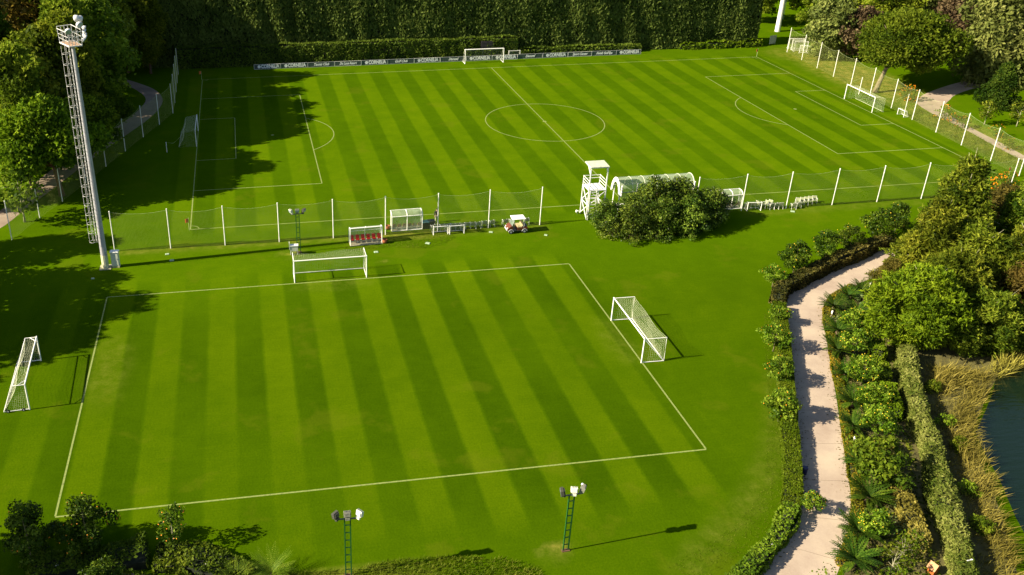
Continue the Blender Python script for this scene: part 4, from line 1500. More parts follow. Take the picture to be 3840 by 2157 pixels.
def dugout_open(label, x0, x1, yf, yb):
    w, d = x1 - x0, yb - yf
    t = thing('team_shelter', label, 'dugout', (x0, yf, 0), 0.04)
    MB().box((w / 2, d * 0.45, 0.04), (w + 0.1, d + 0.2, 0.08)).build('floor_slab', CONCRETE, t)
    prof = [(d, 0.08), (d, 1.35), (d - 0.08, 1.7), (d - 0.35, 1.98), (0.05, 2.08)]
    fr = MB()
    for x in (0, w):
        fr.tube([(x, y, z) for y, z in prof], 0.05, 6)
        fr.tube([(x, 0.05, 0.08), (x, 0.05, 2.08)], 0.055, 6)
    fr.tube([(w / 2, y, z) for y, z in prof], 0.03, 6)
    fr.tube([(0, 0.05, 2.1), (w, 0.05, 2.1)], 0.075, 6)
    fr.tube([(0, d, 1.35), (w, d, 1.35)], 0.035, 6)
    fr.build('frame', WHITE_BRIGHT, t)
    sh = MB()
    for (ya, za), (yb_, zb) in zip(prof[:-1], prof[1:]):
        sh.quad((0, ya, za), (w, ya, za), (w, yb_, zb), (0, yb_, zb))
    sh.build('back_sheet', SHEET, t)
    for x in (0.0, w):
        MB().poly([(x, y, z) for y, z in prof] + [(x, 0.05, 0.08)]).build('side_sheet', SHEET, t)
    MB().box((w / 2, d * 0.55, 0.42), (w - 0.15, 0.10, 0.06)).build('bench_rail', WHITE, t)
    for fx in (0.25, 0.72):
        MB().box((w * fx, d * 0.55, 0.235), (0.06, 0.06, 0.31)).build('bench_leg', WHITE, t)
    for k in range(6):
        mb = MB()
        seat_shell(mb, 0.28 + k * (w - 0.5) / 5, d * 0.52, 0.50, -1)
        mb.build('seat', RED_PLASTIC, t)
    return t


def dugout_closed(label, x0, x1, yn, nseat, ribs=3, seat_m=None):
    """curved clear shelter seen from behind: high back towards -y, open towards +y"""
    w = x1 - x0
    t = thing('team_shelter', label, 'dugout', (x0, yn, 0), 0.03)
    prof = [(0, 0.06), (0, 1.72)] + [(0.62 - 0.62 * math.cos(a), 1.72 + 0.52 * math.sin(a)) for a in np.linspace(0.25, PI / 2, 6)] + [(1.0, 2.26)]
    fr = MB()
    for k in range(ribs):
        x = w * k / (ribs - 1)
        fr.tube([(x, y, z) for y, z in prof], 0.05, 6)
    fr.tube([(0, 0, 1.85), (w, 0, 1.85)], 0.05, 6)
    fr.tube([(0, 1.0, 2.26), (w, 1.0, 2.26)], 0.04, 6)
    fr.tube([(0, 0, 0.06), (w, 0, 0.06)], 0.05, 6)
    for x in (0, w):
        fr.tube([(x, 0.75, 0.0), (x, 0.75, 2.24)], 0.045, 6)
    fr.build('frame', WHITE_BRIGHT, t)
    sh = MB()
    for (ya, za), (yb_, zb) in zip(prof[:-1], prof[1:]):
        sh.quad((0, ya, za), (w, ya, za), (w, yb_, zb), (0, yb_, zb))
    sh.build('back_sheet', SHEET, t)
    for x in (0, w):
        MB().poly([(x, y, z) for y, z in prof] + [(x, 0.75, 0.06)]).build('side_sheet', SHEET, t)
    MB().box((w / 2, 0.5, 0.03), (w + 0.1, 1.0, 0.06)).build('floor_slab', CONCRETE, t)
    MB().box((w / 2, 0.42, 0.36), (w - 0.1, 0.10, 0.06)).build('bench_rail', WHITE, t)
    for fx in (0.2, 0.8):
        MB().box((w * fx, 0.42, 0.195), (0.06, 0.06, 0.27)).build('bench_leg', WHITE, t)
    for k in range(nseat):
        mb = MB()
        seat_shell(mb, 0.32 + k * (w - 0.6) / (nseat - 1), 0.42, 0.45, 1)
        mb.build('seat', seat_m or ORANGE_PLASTIC, t)
    return t


dugout_open('open-fronted clear shelter with six red seats facing the training pitch', -35.2, -31.6, -39.2, -38.2)
dugout_closed('curved clear shelter with orange seats showing through its back, left of the dark bins', -30.0, -26.4, -36.2, 6)
dugout_closed('curved clear shelter half hidden by the right end of the bushes', 9.4, 13.35, -36.25, 6, 4, RED_PLASTIC)

# long arched stand roof
V0, V1 = -2.0, 7.4
t = thing('arched_shelter', 'long barrel-roofed clear shelter with a white truss arch behind the bushes', 'shelter', (V0, -33.75, 0))
VL = V1 - V0
arcp = [(-1.3 * math.cos(a), 2.65 + 1.4 * math.sin(a)) for a in np.linspace(0, PI, 15)]
sh = MB()
for (ya, za), (yb_, zb) in zip(arcp[:-1], arcp[1:]):
    sh.quad((0, ya, za), (VL, ya, za), (VL, yb_, zb), (0, yb_, zb))
sh.build('roof_sheet', SHEET, t, True)
fr = MB()
for k in range(1, 7):
    fr.tube([(VL * k / 6, y, z) for y, z in arcp], 0.028 if k < 6 else 0.05, 6)
for j in (0, 3, 11, 14):
    fr.tube([(0, *arcp[j]), (VL, *arcp[j])], 0.022, 6)
fr.build('roof_ribs', mat('rib_paint', (0.62, 0.64, 0.50), 0.5, 0.06), t)
tr = MB()
outp = [(-1.3 * math.cos(a), 2.0 + 2.05 * math.sin(a)) for a in np.linspace(0, PI, 15)]
inp = [(-1.02 * math.cos(a), 2.0 + 1.6 * math.sin(a)) for a in np.linspace(0.12, PI - 0.12, 15)]
tr.tube([(-0.08, *p) for p in outp], 0.075, 8).tube([(-0.08, *p) for p in inp], 0.06, 8)
for k in range(1, 14):
    tr.tube([(-0.08, *outp[k]), (-0.08, *inp[k - 1 if k % 2 else k])], 0.035, 5)
    tr.tube([(-0.08, *outp[k]), (-0.08, *inp[k])], 0.03, 5)
tr.build('truss_arch', WHITE_BRIGHT, t)
MB().quad((0.1, -1.26, 2.0), (VL, -1.26, 2.0), (VL, -1.26, 2.62), (0.1, -1.26, 2.62)).build('rear_panel', SHEET_GREEN, t)
MB().box((VL / 2, -1.26, 2.63), (VL, 0.06, 0.07)).build('gutter', GREY, t)
for x in (0.1, VL * 0.5, VL * 0.68, VL - 0.05):
    MB().tube([(x, -1.36, 0), (x, -1.36, 3.55)] if x > 0.2 else [(x, -1.36, 2.1), (x, -1.36, 3.55)], 0.10, 8).build('column', WHITE_BRIGHT, t)
for x in (0.3, VL * 0.35, VL * 0.7, VL - 0.1):
    MB().tube([(x, 1.28, 0), (x, 1.28, 2.65)], 0.07, 8).build('column', WHITE_BRIGHT, t)
for x in (0.0,):
    MB().tube([(-0.08, -1.3, 0), (-0.08, -1.3, 2.02)], 0.07, 8).build('column', WHITE_BRIGHT, t)
MB().box((VL / 2, 0.2, 0.42), (VL - 0.6, 0.35, 0.06)).build('bench', WHITE, t)
for fx in (0.1, 0.5, 0.9):
    MB().box((VL * fx, 0.2, 0.195), (0.06, 0.3, 0.39)).build('bench_leg', WHITE, t)

# observation tower
TXA, TYA = -6.55, -36.4
t = thing('observation_tower', 'white steel observation tower with a roofed platform and ladder, left of the bushes', 'tower', (TXA, TYA, 0))
PH, RH, S = 3.7, 6.7, 2.05
legs = {}
for nm, (lx, ly) in dict(a=(0, 0), b=(S, 0), c=(S, S), d=(0, S)).items():
    front = ly == 0
    MB().bar((lx, ly, 0), (lx, ly, RH - 0.05 if front else PH), 0.11).build('leg', WHITE_BRIGHT, t)
MB().box((S / 2, S / 2, PH + 0.03), (S + 0.1, S + 0.1, 0.08)).build('platform', WHITE_BRIGHT, t)
slot = MB()
for k in (0.45, 0.72):
    slot.box((S * k, S / 2, PH + 0.075), (0.04, S, 0.012))
slot.build('platform_joint', CREAM, t)
br = MB()
for (p, q) in (((0, 0, 0.1), (0, S, PH * 0.5)), ((0, S, 0.1), (0, 0, PH * 0.5)), ((0, 0, PH * 0.5), (0, S, PH - 0.1)), ((0, S, PH * 0.5), (0, 0, PH - 0.1)),
               ((0, 0, PH * 0.5), (0, S, PH * 0.5)), ((0, S, PH * 0.5), (S, S, PH * 0.5)), ((S, 0, PH * 0.5), (S, S, PH * 0.5)),
               ((0, S, 0.1), (S, S, PH * 0.5)), ((S, S, PH * 0.5), (0, S, PH - 0.1)), ((S, 0, 0.2), (S, S, PH * 0.5)), ((S, S, PH * 0.5), (S, 0, PH - 0.1)),
               ((S * 0.5, 0, 0.3), (S, 0, PH * 0.5)), ((S * 0.5, 0, PH * 0.75), (S, 0, PH - 0.1))):
    br.bar(p, q, 0.075)
br.build('bracing', WHITE_BRIGHT, t)
ld = MB()
for x in (0.12, 0.92):
    ld.bar((x, -0.12, 0), (x, -0.12, PH), 0.07)
for k in range(9):
    ld.bar((0.12, -0.12, 0.35 + 0.4 * k), (0.92, -0.12, 0.35 + 0.4 * k), 0.05)
ld.build('ladder', WHITE_BRIGHT, t)
rl = MB()
for z in (0.45, 0.8, 1.15):
    rl.bar((0, 0.15, PH + z), (0, S, PH + z), 0.05)
    rl.bar((S, 0.0, PH + z), (S, S, PH + z), 0.05)
    if z > 0.5:
        rl.bar((0, S, PH + z), (S, S, PH + z), 0.05)
for lx, ly in ((0, S), (S, S), (0, 0.15)):
    rl.bar((lx, ly, PH), (lx, ly, PH + 1.2), 0.07)
rl.build('railing', WHITE_BRIGHT, t)
rf = MB()
rf.quad((-0.12, -0.15, RH), (S + 0.12, -0.15, RH), (S + 0.12, 1.75, RH + 0.10), (-0.12, 1.75, RH + 0.10))
rf.quad((-0.12, 1.75, RH + 0.06), (S + 0.12, 1.75, RH + 0.06), (S + 0.12, -0.15, RH - 0.04), (-0.12, -0.15, RH - 0.04))
rf.build('roof_sheet', mat("pale_roof_sheet", (0.50, 0.52, 0.38), 0.5, 0.15, 2.0), t)
ra = MB()
for x in (-0.06, S + 0.06):
    ra.bar((x, -0.12, RH - 0.07), (x, 1.75, RH + 0.03), 0.12)
    ra.bar((x, 0, RH - 0.85), (x, 0.9, RH - 0.03), 0.08)
ra.bar((0, -0.1, RH - 0.08), (S, -0.1, RH - 0.08), 0.07)
ra.build('roof_arm', WHITE_BRIGHT, t)
t = thing('security_camera', 'small white spotlight on a short post at the foot of the observation tower', 'spotlight', (-7.0, -34.6, 0))
MB().tube([(0, 0, 0), (0, 0, 0.3)], 0.05, 6).build('post', DARK_STEEL, t)
MB().tube([(-0.18, 0, 0.38), (0.12, 0, 0.34)], [0.16, 0.12], 10).build('housing', WHITE_BRIGHT, t)
t.name = 'spotlight'


# ------------------------------------------------------------------ chairs
def make_chair(label, loc, rz, metal=WHITE, mesh_m=None):
    t = thing('garden_chair', label, 'chair', loc, rz, 'white garden chairs by the net fence')
    mm = mesh_m or mat("chair_weave", (0.30, 0.33, 0.19), 0.7, 0.15)
    MB().box((0, 0.02, 0.43), (0.50, 0.48, 0.04)).build('seat', mm, t)
    bk = MB()
    bk.poly([(-0.25, -0.22, 0.45), (0.25, -0.22, 0.45), (0.24, -0.30, 0.86), (-0.24, -0.30, 0.86)])
    bk.poly([(-0.24, -0.325, 0.86), (0.24, -0.325, 0.86), (0.25, -0.245, 0.45), (-0.25, -0.245, 0.45)])
    bk.build('backrest', mm, t)
    bf = MB().tube([(-0.27, -0.22, 0.43), (-0.25, -0.31, 0.88), (0.25, -0.31, 0.88), (0.27, -0.22, 0.43)], 0.018, 6)
    bf.build('back_frame', metal, t)
    for sx in (-1, 1):
        MB().tube([(sx * 0.28, 0.24, 0.0), (sx * 0.27, 0.24, 0.64)], 0.018, 6).build('leg', metal, t)
        MB().tube([(sx * 0.28, -0.30, 0.0), (sx * 0.27, -0.22, 0.44)], 0.018, 6).build('leg', metal, t)
        MB().box((sx * 0.275, -0.01, 0.655), (0.06, 0.54, 0.03)).build('armrest', metal, t)
    return t


ORD = ['first', 'second', 'third', 'fourth', 'fifth', 'sixth', 'seventh', 'eighth', 'ninth', 'tenth', 'eleventh', 'twelfth']
ch0 = make_chair('cream chair standing apart beside the dark bins, at the left end of the chair row', (-25.2, -36.55, 0), 0.25)
rowx = [-24.15, -23.55, -22.85, -22.28, -21.72, -21.12, -20.5, -19.88]
for i, x in enumerate(rowx):
    copy_thing(ch0, (x, -36.62 - 0.02 * math.sin(i * 2), 0), 0.06 * math.sin(i * 1.9), 'white garden chair, %s in the row behind the two small goals' % ORD[i])
for x, lab in ((-19.05, 'white garden chair just left of the net post at the end of the row'), (-18.15, 'white garden chair just right of the net post at the end of the row'),
               (-16.55, 'white garden chair seen past the nose of the golf cart'), (-15.75, 'white garden chair hidden behind the roof of the golf cart'), (-13.95, 'white garden chair behind the tail of the golf cart')):
    copy_thing(ch0, (x, -36.42, 0), 0.05 * math.sin(x), lab)
R2 = [(14.25, -36.1, 0.2, 'chair behind the small goal by the curved shelter, nearer the shelter'), (14.9, -36.15, -0.2, 'chair behind the small goal by the curved shelter, farther from the shelter'),
      (15.75, -36.0, -1.2, 'tilted chair at the right post of the small goal by the curved shelter'), (16.45, -36.25, 1.9, 'first of two turned chairs in the cluster right of the small goal'),
      (17.0, -36.2, 2.1, 'second of two turned chairs in the cluster right of the small goal'), (16.95, -36.75, 0.05, 'left chair of three with their backs to the camera, left of the net post'),
      (17.55, -36.8, -0.05, 'middle chair of three with their backs to the camera, left of the net post'), (18.15, -36.75, -0.15, 'right chair of three with their backs to the camera, left of the net post'),
      (19.65, -37.15, -0.15, 'left of two chairs standing right of the net post'), (20.4, -37.0, -0.1, 'right of two chairs standing right of the net post'),
      (20.8, -36.2, 2.6, 'first chair of the slanted row stretching right of the net post'), (21.4, -36.15, 2.7, 'second chair of the slanted row stretching right of the net post'),
      (22.0, -36.1, 2.6, 'third chair of the slanted row stretching right of the net post'), (22.6, -36.0, 2.7, 'fourth chair of the slanted row stretching right of the net post'),
      (23.2, -35.95, 2.8, 'last chair of the slanted row stretching right of the net post')]
for x, y, rz, lab in R2:
    copy_thing(ch0, (x, y, 0), rz, 'white ' + lab)

# bins
for lab, x, y, lid in (('dark bin with a teal lid against the curved shelter', -26.02, -35.85, CRATE_BLUE), ('black bin with a dark lid between the teal bin and the standing person', -25.3, -35.72, CRATE_DARK)):
    t = thing('storage_bin', lab, 'bin', (x, y, 0), 0.1, 'storage bins beside the shelter')
    MB().box((0, 0, 0.42), (0.82, 0.62, 0.84), taper=1.06).build('body', CRATE_DARK, t, bevel=0.03)
    MB().box((0, 0, 0.89), (0.92, 0.72, 0.09), taper=0.9).build('lid', lid, t, bevel=0.02)
    MB().box((0, -0.37, 0.86), (0.3, 0.05, 0.05)).build('handle', BLACK, t)
    for sx in (-0.3, 0.3):
        MB().tube([(sx - 0.04, 0.28, 0.07), (sx + 0.04, 0.28, 0.07)], 0.07, 10).build('wheel', BLACK, t)

# flower pots
for lab, x, y in (('terracotta pot on the grass left of the curved shelter', -30.4, -35.45), ('terracotta pot at the right foot of the shelter with red seats', -31.3, -39.05)):
    t = thing('flower_pot', lab, 'pot', (x, y, 0), 0, 'terracotta pots')
    pts = [(0.17, 0.0), (0.26, 0.18), (0.28, 0.34), (0.25, 0.36), (0.24, 0.42), (0.29, 0.44), (0.29, 0.48), (0.23, 0.48), (0.21, 0.30)]
    mb = MB()
    nn = 16
    for r_, z_ in pts:
        for k in range(nn):
            mb.v.append((r_ * math.cos(2 * PI * k / nn), r_ * math.sin(2 * PI * k / nn), z_))
    for j in range(len(pts) - 1):
        for k in range(nn):
            a, b = j * nn + k, j * nn + (k + 1) % nn
            mb.f.append((a, b, b + nn, a + nn))
    mb.f.append(tuple(reversed(range(nn))))
    mb.build('pot', TERRACOTTA, t, True)
    MB().poly([(0.215 * math.cos(2 * PI * k / 12), 0.215 * math.sin(2 * PI * k / 12), 0.36) for k in range(12)]).build('earth', SOIL, t)

# utility covers in the grass
for x, y, w, rz, lab in ((-32.6, -41.2, 0.5, 0.0, 'pale cover plate in the grass left of the shelter with red seats'), (-55.44, -38.22, 0.45, 0.1, 'pale cover plate in shade below the leftmost net panels'),
                         (-54.88, -39.83, 0.5, 0.0, 'pale cover plate at the edge of the mast shadow'), (-62.82, -42.86, 0.35, 0.2, 'small pale cover plate left of the mast foot'),
                         (-26.51, -39.89, 0.55, -0.5, 'broken pale cover plate in the rough grass below the small goals'), (-18.69, -38.1, 0.45, -0.3, 'pale cover plate left of the golf cart'),
                         (-12.64, -39.85, 0.4, -0.6, 'pale cover plate on the lawn right of the golf cart'), (19.19, -37.94, 0.5, -0.5, 'pale cover plate by the net post between the chairs')):
    t = tag(MB().box((0, 0, 0.04), (w, w * 0.75, 0.08), 0, 0.85).build('cover_plate', COVER, None, bevel=0.02), lab, 'cover', 'cover plates in the grass')
    t.location = (x, y, 0)
    t.rotation_euler = (0, 0, rz)
for x, y, lab in ((-23.3, -81.5, 'white ball on the lawn below the lower line of the training pitch'),):
    b = tag(MB().ball((0, 0, 0.11), 0.11, 12, 8).build('football', WHITE_BRIGHT, None, True), lab, 'ball', 'balls on the grass')
    b.location = (x, y, 0.006)

# ------------------------------------------------------------------ golf cart, nose to the left
t = thing('golf_cart', 'red golf cart with a white roof and cream seats parked by the net fence', 'golf cart', (-15.75, -38.35, 0), 0.02)
body = MB()
body.box((0.05, 0, 0.36), (2.1, 1.02, 0.14))
body.build('chassis', DARK_STEEL, t, bevel=0.02)


def profile(mb, pts, y0, y1):
    a = [(x, y0, z) for x, z in pts]
    b = [(x, y1, z) for x, z in pts]
    mb.poly(a).poly(list(reversed(b)))
    for k in range(len(pts)):
        q = (k + 1) % len(pts)
        mb.quad(a[q], a[k], b[k], b[q])


nose = MB()
profile(nose, [(-1.22, 0.38), (-0.62, 0.38), (-0.55, 0.62), (-0.62, 0.98), (-0.80, 0.98), (-1.12, 0.72), (-1.24, 0.55)], -0.55, 0.55)
nose.build('front_cowl', CART_RED, t, bevel=0.05)
rear = MB()
profile(rear, [(-0.02, 0.42), (1.15, 0.42), (1.22, 0.66), (1.10, 0.76), (-0.05, 0.70)], -0.56, 0.56)
rear.build('rear_body', CART_RED, t, bevel=0.04)
MB().box((-1.22, 0, 0.48), (0.12, 1.0, 0.22)).build('bumper', GREY, t, bevel=0.03)
for y in (-0.36, 0.36):
    MB().ball((-1.17, y, 0.70), (0.06, 0.10, 0.06)).build('headlight', WHITE_BRIGHT, t, True)
MB().box((0.25, 0, 0.80), (0.56, 1.04, 0.14)).build('seat', CREAM, t, bevel=0.04)
MB().box((0.58, 0, 1.08), (0.13, 1.04, 0.46), 0, 1.0).build('backrest', CREAM, t, bevel=0.04)
MB().box((0.95, 0, 0.86), (0.36, 0.9, 0.10)).build('bag_tray', DARK_STEEL, t)
for y in (-0.52, 0.52):
    MB().tube([(-0.70, y, 0.95), (-0.42, y, 1.78)], 0.025, 6).build('roof_post', GREY, t)
    MB().tube([(0.72, y, 0.75), (0.82, y, 1.78)], 0.025, 6).build('roof_post', GREY, t)
MB().box((0.12, 0, 1.82), (1.62, 1.22, 0.09), 0, 0.93).build('roof', WHITE_BRIGHT, t, bevel=0.04)
MB().quad((-0.70, -0.5, 1.0), (-0.70, 0.5, 1.0), (-0.44, 0.5, 1.72), (-0.44, -0.5, 1.72)).build('windscreen', sheet_mat("windscreen_glass", (0.4, 0.5, 0.45), 0.25, 0.05), t)
sw = MB()
cw = Vector((-0.28, -0.26, 1.0))
ring = [cw + 0.17 * (math.cos(a) * Vector((0, 1, 0)) + math.sin(a) * Vector((0.55, 0, 0.83))) for a in np.linspace(0, 2 * PI, 15)]
sw.tube(ring, 0.018, 5).tube([cw, (-0.62, -0.26, 0.7)], 0.02, 5)
sw.build('steering_wheel', BLACK, t)
for x in (-0.80, 0.82):
    for y in (-0.50, 0.50):
        wl = MB().tube([(x, y - 0.09, 0.23), (x, y + 0.09, 0.23)], 0.23, 18).build('wheel', BLACK, t)
        s = -1 if y < 0 else 1
        MB().tube([(x, y + s * 0.085, 0.23), (x, y + s * 0.10, 0.23)], 0.12, 12).build('hub', GREY, wl)
        ar = MB().tube([(x + 0.30 * math.cos(a), y + s * 0.05, 0.23 + 0.30 * math.sin(a)) for a in np.linspace(0.15, PI - 0.15, 9)], 0.05, 5)
        ar.build('mudguard', GREY, t)


# ------------------------------------------------------------------ person standing by the net post
def skin_mesh(name, verts, edges, radii, m, parent, sub=1):
    me = bpy.data.meshes.new(name)
    me.from_pydata(verts, edges, [])
    me.materials.append(m)
    o = bpy.data.objects.new(name, me)
    COL.objects.link(o)
    mod = o.modifiers.new("skin", 'SKIN')
    if not me.skin_vertices:
        bpy.context.view_layer.objects.active = o
        me.attributes  # keeps the layer list fresh
    sk = me.skin_vertices[0].data if me.skin_vertices else None
    if sk:
        for i, r in enumerate(radii):
            sk[i].radius = (r if isinstance(r, tuple) else (r, r))
            sk[i].use_root = (i == 0)
    sb = o.modifiers.new("sub", 'SUBSURF')
    sb.levels = sub
    sb.render_levels = sub
    dg = bpy.context.evaluated_depsgraph_get()
    me2 = bpy.data.meshes.new_from_object(o.evaluated_get(dg))
    bpy.data.objects.remove(o)
    me2.polygons.foreach_set("use_smooth", [True] * len(me2.polygons))
    o2 = bpy.data.objects.new(name, me2)
    COL.objects.link(o2)
    o2.parent = parent
    return o2


pr = thing('person', 'person in a dark jacket and pale trousers standing with arms hanging by the net post', 'person', (-24.38, -34.45, 0), 0.15)
# skeleton: facing -y, head bowed a little; feet apart
V, E, RA = [], [], []


def node(p, r, parent=None):
    V.append(p)
    RA.append(r)
    if parent is not None:
        E.append((parent, len(V) - 1))
    return len(V) - 1


pel = node((0, 0, 0.94), (0.135, 0.10))
bel = node((0, 0.0, 1.10), (0.13, 0.095), pel)
che = node((0, 0.01, 1.30), (0.155, 0.105), bel)
shc = node((0, 0.015, 1.45), (0.10, 0.08), che)
nk = node((0, 0.0, 1.53), 0.052, shc)
hd = node((0, -0.02, 1.62), (0.078, 0.088), nk)
hd2 = node((0, -0.03, 1.71), (0.07, 0.085), hd)
for s in (-1, 1):
    a = node((s * 0.19, 0.015, 1.44), 0.062, shc)
    b = node((s * 0.25, 0.03, 1.18), 0.047, a)
    c = node((s * 0.265, -0.03, 0.95), 0.034, b)
    pm = node((s * 0.267, -0.05, 0.87), (0.018, 0.038), c)
    for k, (dy, ln) in enumerate(((-0.032, 0.070), (-0.011, 0.080), (0.011, 0.076), (0.030, 0.060))):
        f1 = node((s * 0.266, -0.055 + dy, 0.82), 0.009, pm)
        node((s * 0.258, -0.060 + dy, 0.82 - ln), 0.007, f1)
    th = node((s * 0.262, -0.095, 0.87), 0.010, pm)
    node((s * 0.256, -0.105, 0.825), 0.008, th)
    h = node((s * 0.095, 0, 0.88), 0.092, pel)
    k = node((s * 0.11, -0.015, 0.50), 0.060, h)
    an = node((s * 0.125, 0.02, 0.09), 0.040, k)
    ft = node((s * 0.14, -0.12, 0.045), (0.042, 0.03), an)
body = skin_mesh('body', V, E, RA, SKIN, pr, 1)
fc = MB()
fc.ball((0, -0.118, 1.655), (0.014, 0.022, 0.022), 6, 4)
for s in (-1, 1):
    fc.ball((s * 0.082, -0.02, 1.665), (0.014, 0.024, 0.034), 6, 4)
fc.build('ears_and_nose', SKIN, pr, True)
ey = MB()
for s in (-1, 1):
    ey.ball((s * 0.03, -0.108, 1.685), (0.012, 0.008, 0.008), 6, 4)
ey.build('eyes', BLACK, pr, True)
MB().box((0, -0.106, 1.615), (0.045, 0.012, 0.010)).build('mouth', mat("lips", (0.28, 0.10, 0.08)), pr)
hb = MB().ball((0, -0.005, 1.735), (0.087, 0.103, 0.075), 12, 8).ball((0, 0.045, 1.68), (0.08, 0.06, 0.08), 10, 6)
hb.build('hair', HAIR, pr, True)
jv = [(0, 0, 0.90), (0, 0, 1.10), (0, 0.01, 1.30), (0, 0.015, 1.46), (-0.2, 0.015, 1.445), (-0.26, 0.03, 1.18), (-0.275, -0.025, 0.97), (0.2, 0.015, 1.445), (0.26, 0.03, 1.18), (0.275, -0.025, 0.97)]
skin_mesh('jacket', jv, [(0, 1), (1, 2), (2, 3), (3, 4), (4, 5), (5, 6), (3, 7), (7, 8), (8, 9)], [(0.165, 0.125), (0.158, 0.12), (0.18, 0.13), (0.11, 0.095), 0.08, 0.064, 0.05, 0.08, 0.064, 0.05], CLOTH_DARK, pr, 1)
tv = [(0, 0, 0.93), (-0.10, 0, 0.86), (-0.112, -0.012, 0.50), (-0.126, 0.02, 0.10), (0.10, 0, 0.86), (0.112, -0.012, 0.50), (0.126, 0.02, 0.10)]
skin_mesh('trousers', tv, [(0, 1), (1, 2), (2, 3), (0, 4), (4, 5), (5, 6)], [(0.145, 0.115), 0.108, 0.078, 0.062, 0.108, 0.078, 0.062], CLOTH_PALE, pr, 1)
sh_ = MB()
for s in (-1, 1):
    sh_.ball((s * 0.138, -0.07, 0.045), (0.052, 0.14, 0.05), 10, 6)
sh_.build('shoes', BLACK, pr, True)

# ------------------------------------------------------------------ small things along the road
for x, y, lab in ((-0.75, -80.1, 'short white bollard light in the bed beside the middle of the road'), (8.95, -61.95, 'short white bollard light in the bed where the road starts to bend'),
                  (19.55, -50.85, 'short white bollard light against the brown hedge on the far side of the road'), (16.4, -57.0, 'short white bollard light by a cycad at the bend of the road'),
                  (-59.86, -84.3, 'short white bollard light in the dark bottom left corner'), (-50.3, -85.6, 'short white bollard light in the low shrubs at the bottom edge'),
                  (-13.2, -89.7, 'short white bollard light beside the lower end of the roadside hedge')):
    t = thing('bollard_light', lab, 'bollard', (x, y, 0), 0, 'bollard lights')
    MB().tube([(0, 0, 0), (0, 0, 0.55)], 0.07, 10).build('post', WHITE, t)
    MB().tube([(0, 0, 0.55), (0, 0, 0.62), (0, 0, 0.72)], [0.085, 0.095, 0.07], 10).build('head', WHITE_BRIGHT, t)
t = thing('waste_bin', 'small dark blue bin in the shade of the roadside hedge', 'bin', (-6.55, -82.75, 0))
MB().tube([(0, 0, 0), (0, 0, 0.55)], [0.20, 0.24], 14).build('body', BLUE_PLASTIC, t)
MB().tube([(0, 0, 0.55), (0, 0, 0.60)], [0.25, 0.22], 14).build('rim', BLUE_PLASTIC, t)
t = thing('bird_house', 'orange wooden little house with a sloping pale roof at the bottom edge of the bed', 'bird house', (-3.75, -93.05, 0), 0.3)
t.scale = (0.75, 0.75, 0.85)
hs = MB()
for v in ([(-0.28, -0.25, 0), (0.28, -0.25, 0), (0.28, -0.25, 0.55), (0, -0.25, 0.95), (-0.28, -0.25, 0.55)], [(-0.28, 0.35, 0.55), (0, 0.35, 0.95), (0.28, 0.35, 0.55), (0.28, 0.35, 0), (-0.28, 0.35, 0)]):
    hs.poly(v)
hs.quad((-0.28, 0.35, 0), (-0.28, -0.25, 0), (-0.28, -0.25, 0.55), (-0.28, 0.35, 0.55)).quad((0.28, -0.25, 0), (0.28, 0.35, 0), (0.28, 0.35, 0.55), (0.28, -0.25, 0.55))
hs.build('walls', HOUSE_ORANGE, t)
rf = MB()
for s in (-1, 1):
    rf.quad((0, -0.33, 0.99), (s * 0.36, -0.33, 0.50), (s * 0.36, 0.43, 0.50), (0, 0.43, 0.99))
    rf.quad((0, -0.33, 0.96), (0, 0.43, 0.96), (s * 0.36, 0.43, 0.47), (s * 0.36, -0.33, 0.47))
rf.build('roof', HOUSE_ROOF, t)
t = thing('sign_panel', 'grey back of a rounded panel standing by the hedge end in the far right corner', 'panel', (61.3, 40.7, 0), 0.25)
MB().box((0, 0, 1.05), (1.7, 0.08, 1.7)).build('panel', mat("grey_panel", (0.36, 0.37, 0.33), 0.6, 0.08), t, bevel=0.03)
for s in (-0.6, 0.6):
    MB().box((s, 0.09, 0.6), (0.07, 0.07, 1.2)).build('leg', DARK_STEEL, t)


# ------------------------------------------------------------------ hedges behind the large pitch
UPD = np.array([0.06, -0.15, 1.0])
hedge('tall_hedge', [(-64, 43.6), (-30, 43.4), (0, 43.0), (30, 42.6), (57.6, 42.4)], 3.6, 13.5, L_HEDGE, 11, 'very tall dark green hedge filling the top of the view behind the advertising boards', size=0.30, cover=3.4, bulge=0.16, aspect=2.6, updir=UPD)
hedge('clipped_hedge', [(-58, 40.6), (-30, 40.5), (-8, 40.4), (7, 40.3)], 1.7, 3.7, L_LOWHEDGE, 12, 'dense clipped hedge of medium height behind the left and middle advertising boards', size=0.24, cover=2.2, bulge=0.10)
hedge('clipped_hedge', [(7.6, 39.9), (20, 39.8), (32.4, 39.9)], 1.2, 1.35, L_LOWHEDGE, 13, 'low clipped hedge just above the advertising boards to the right of the portable goal', size=0.24, cover=2.2, bulge=0.10)
hedge('flowering_hedge', [(41, 40.2), (50, 40.1), (58.4, 40.3)], 1.3, 1.1, L_TRIM, 14, 'low light green hedge at the foot of the tall hedge near the far right corner', size=0.24, cover=1.6, bulge=0.22)

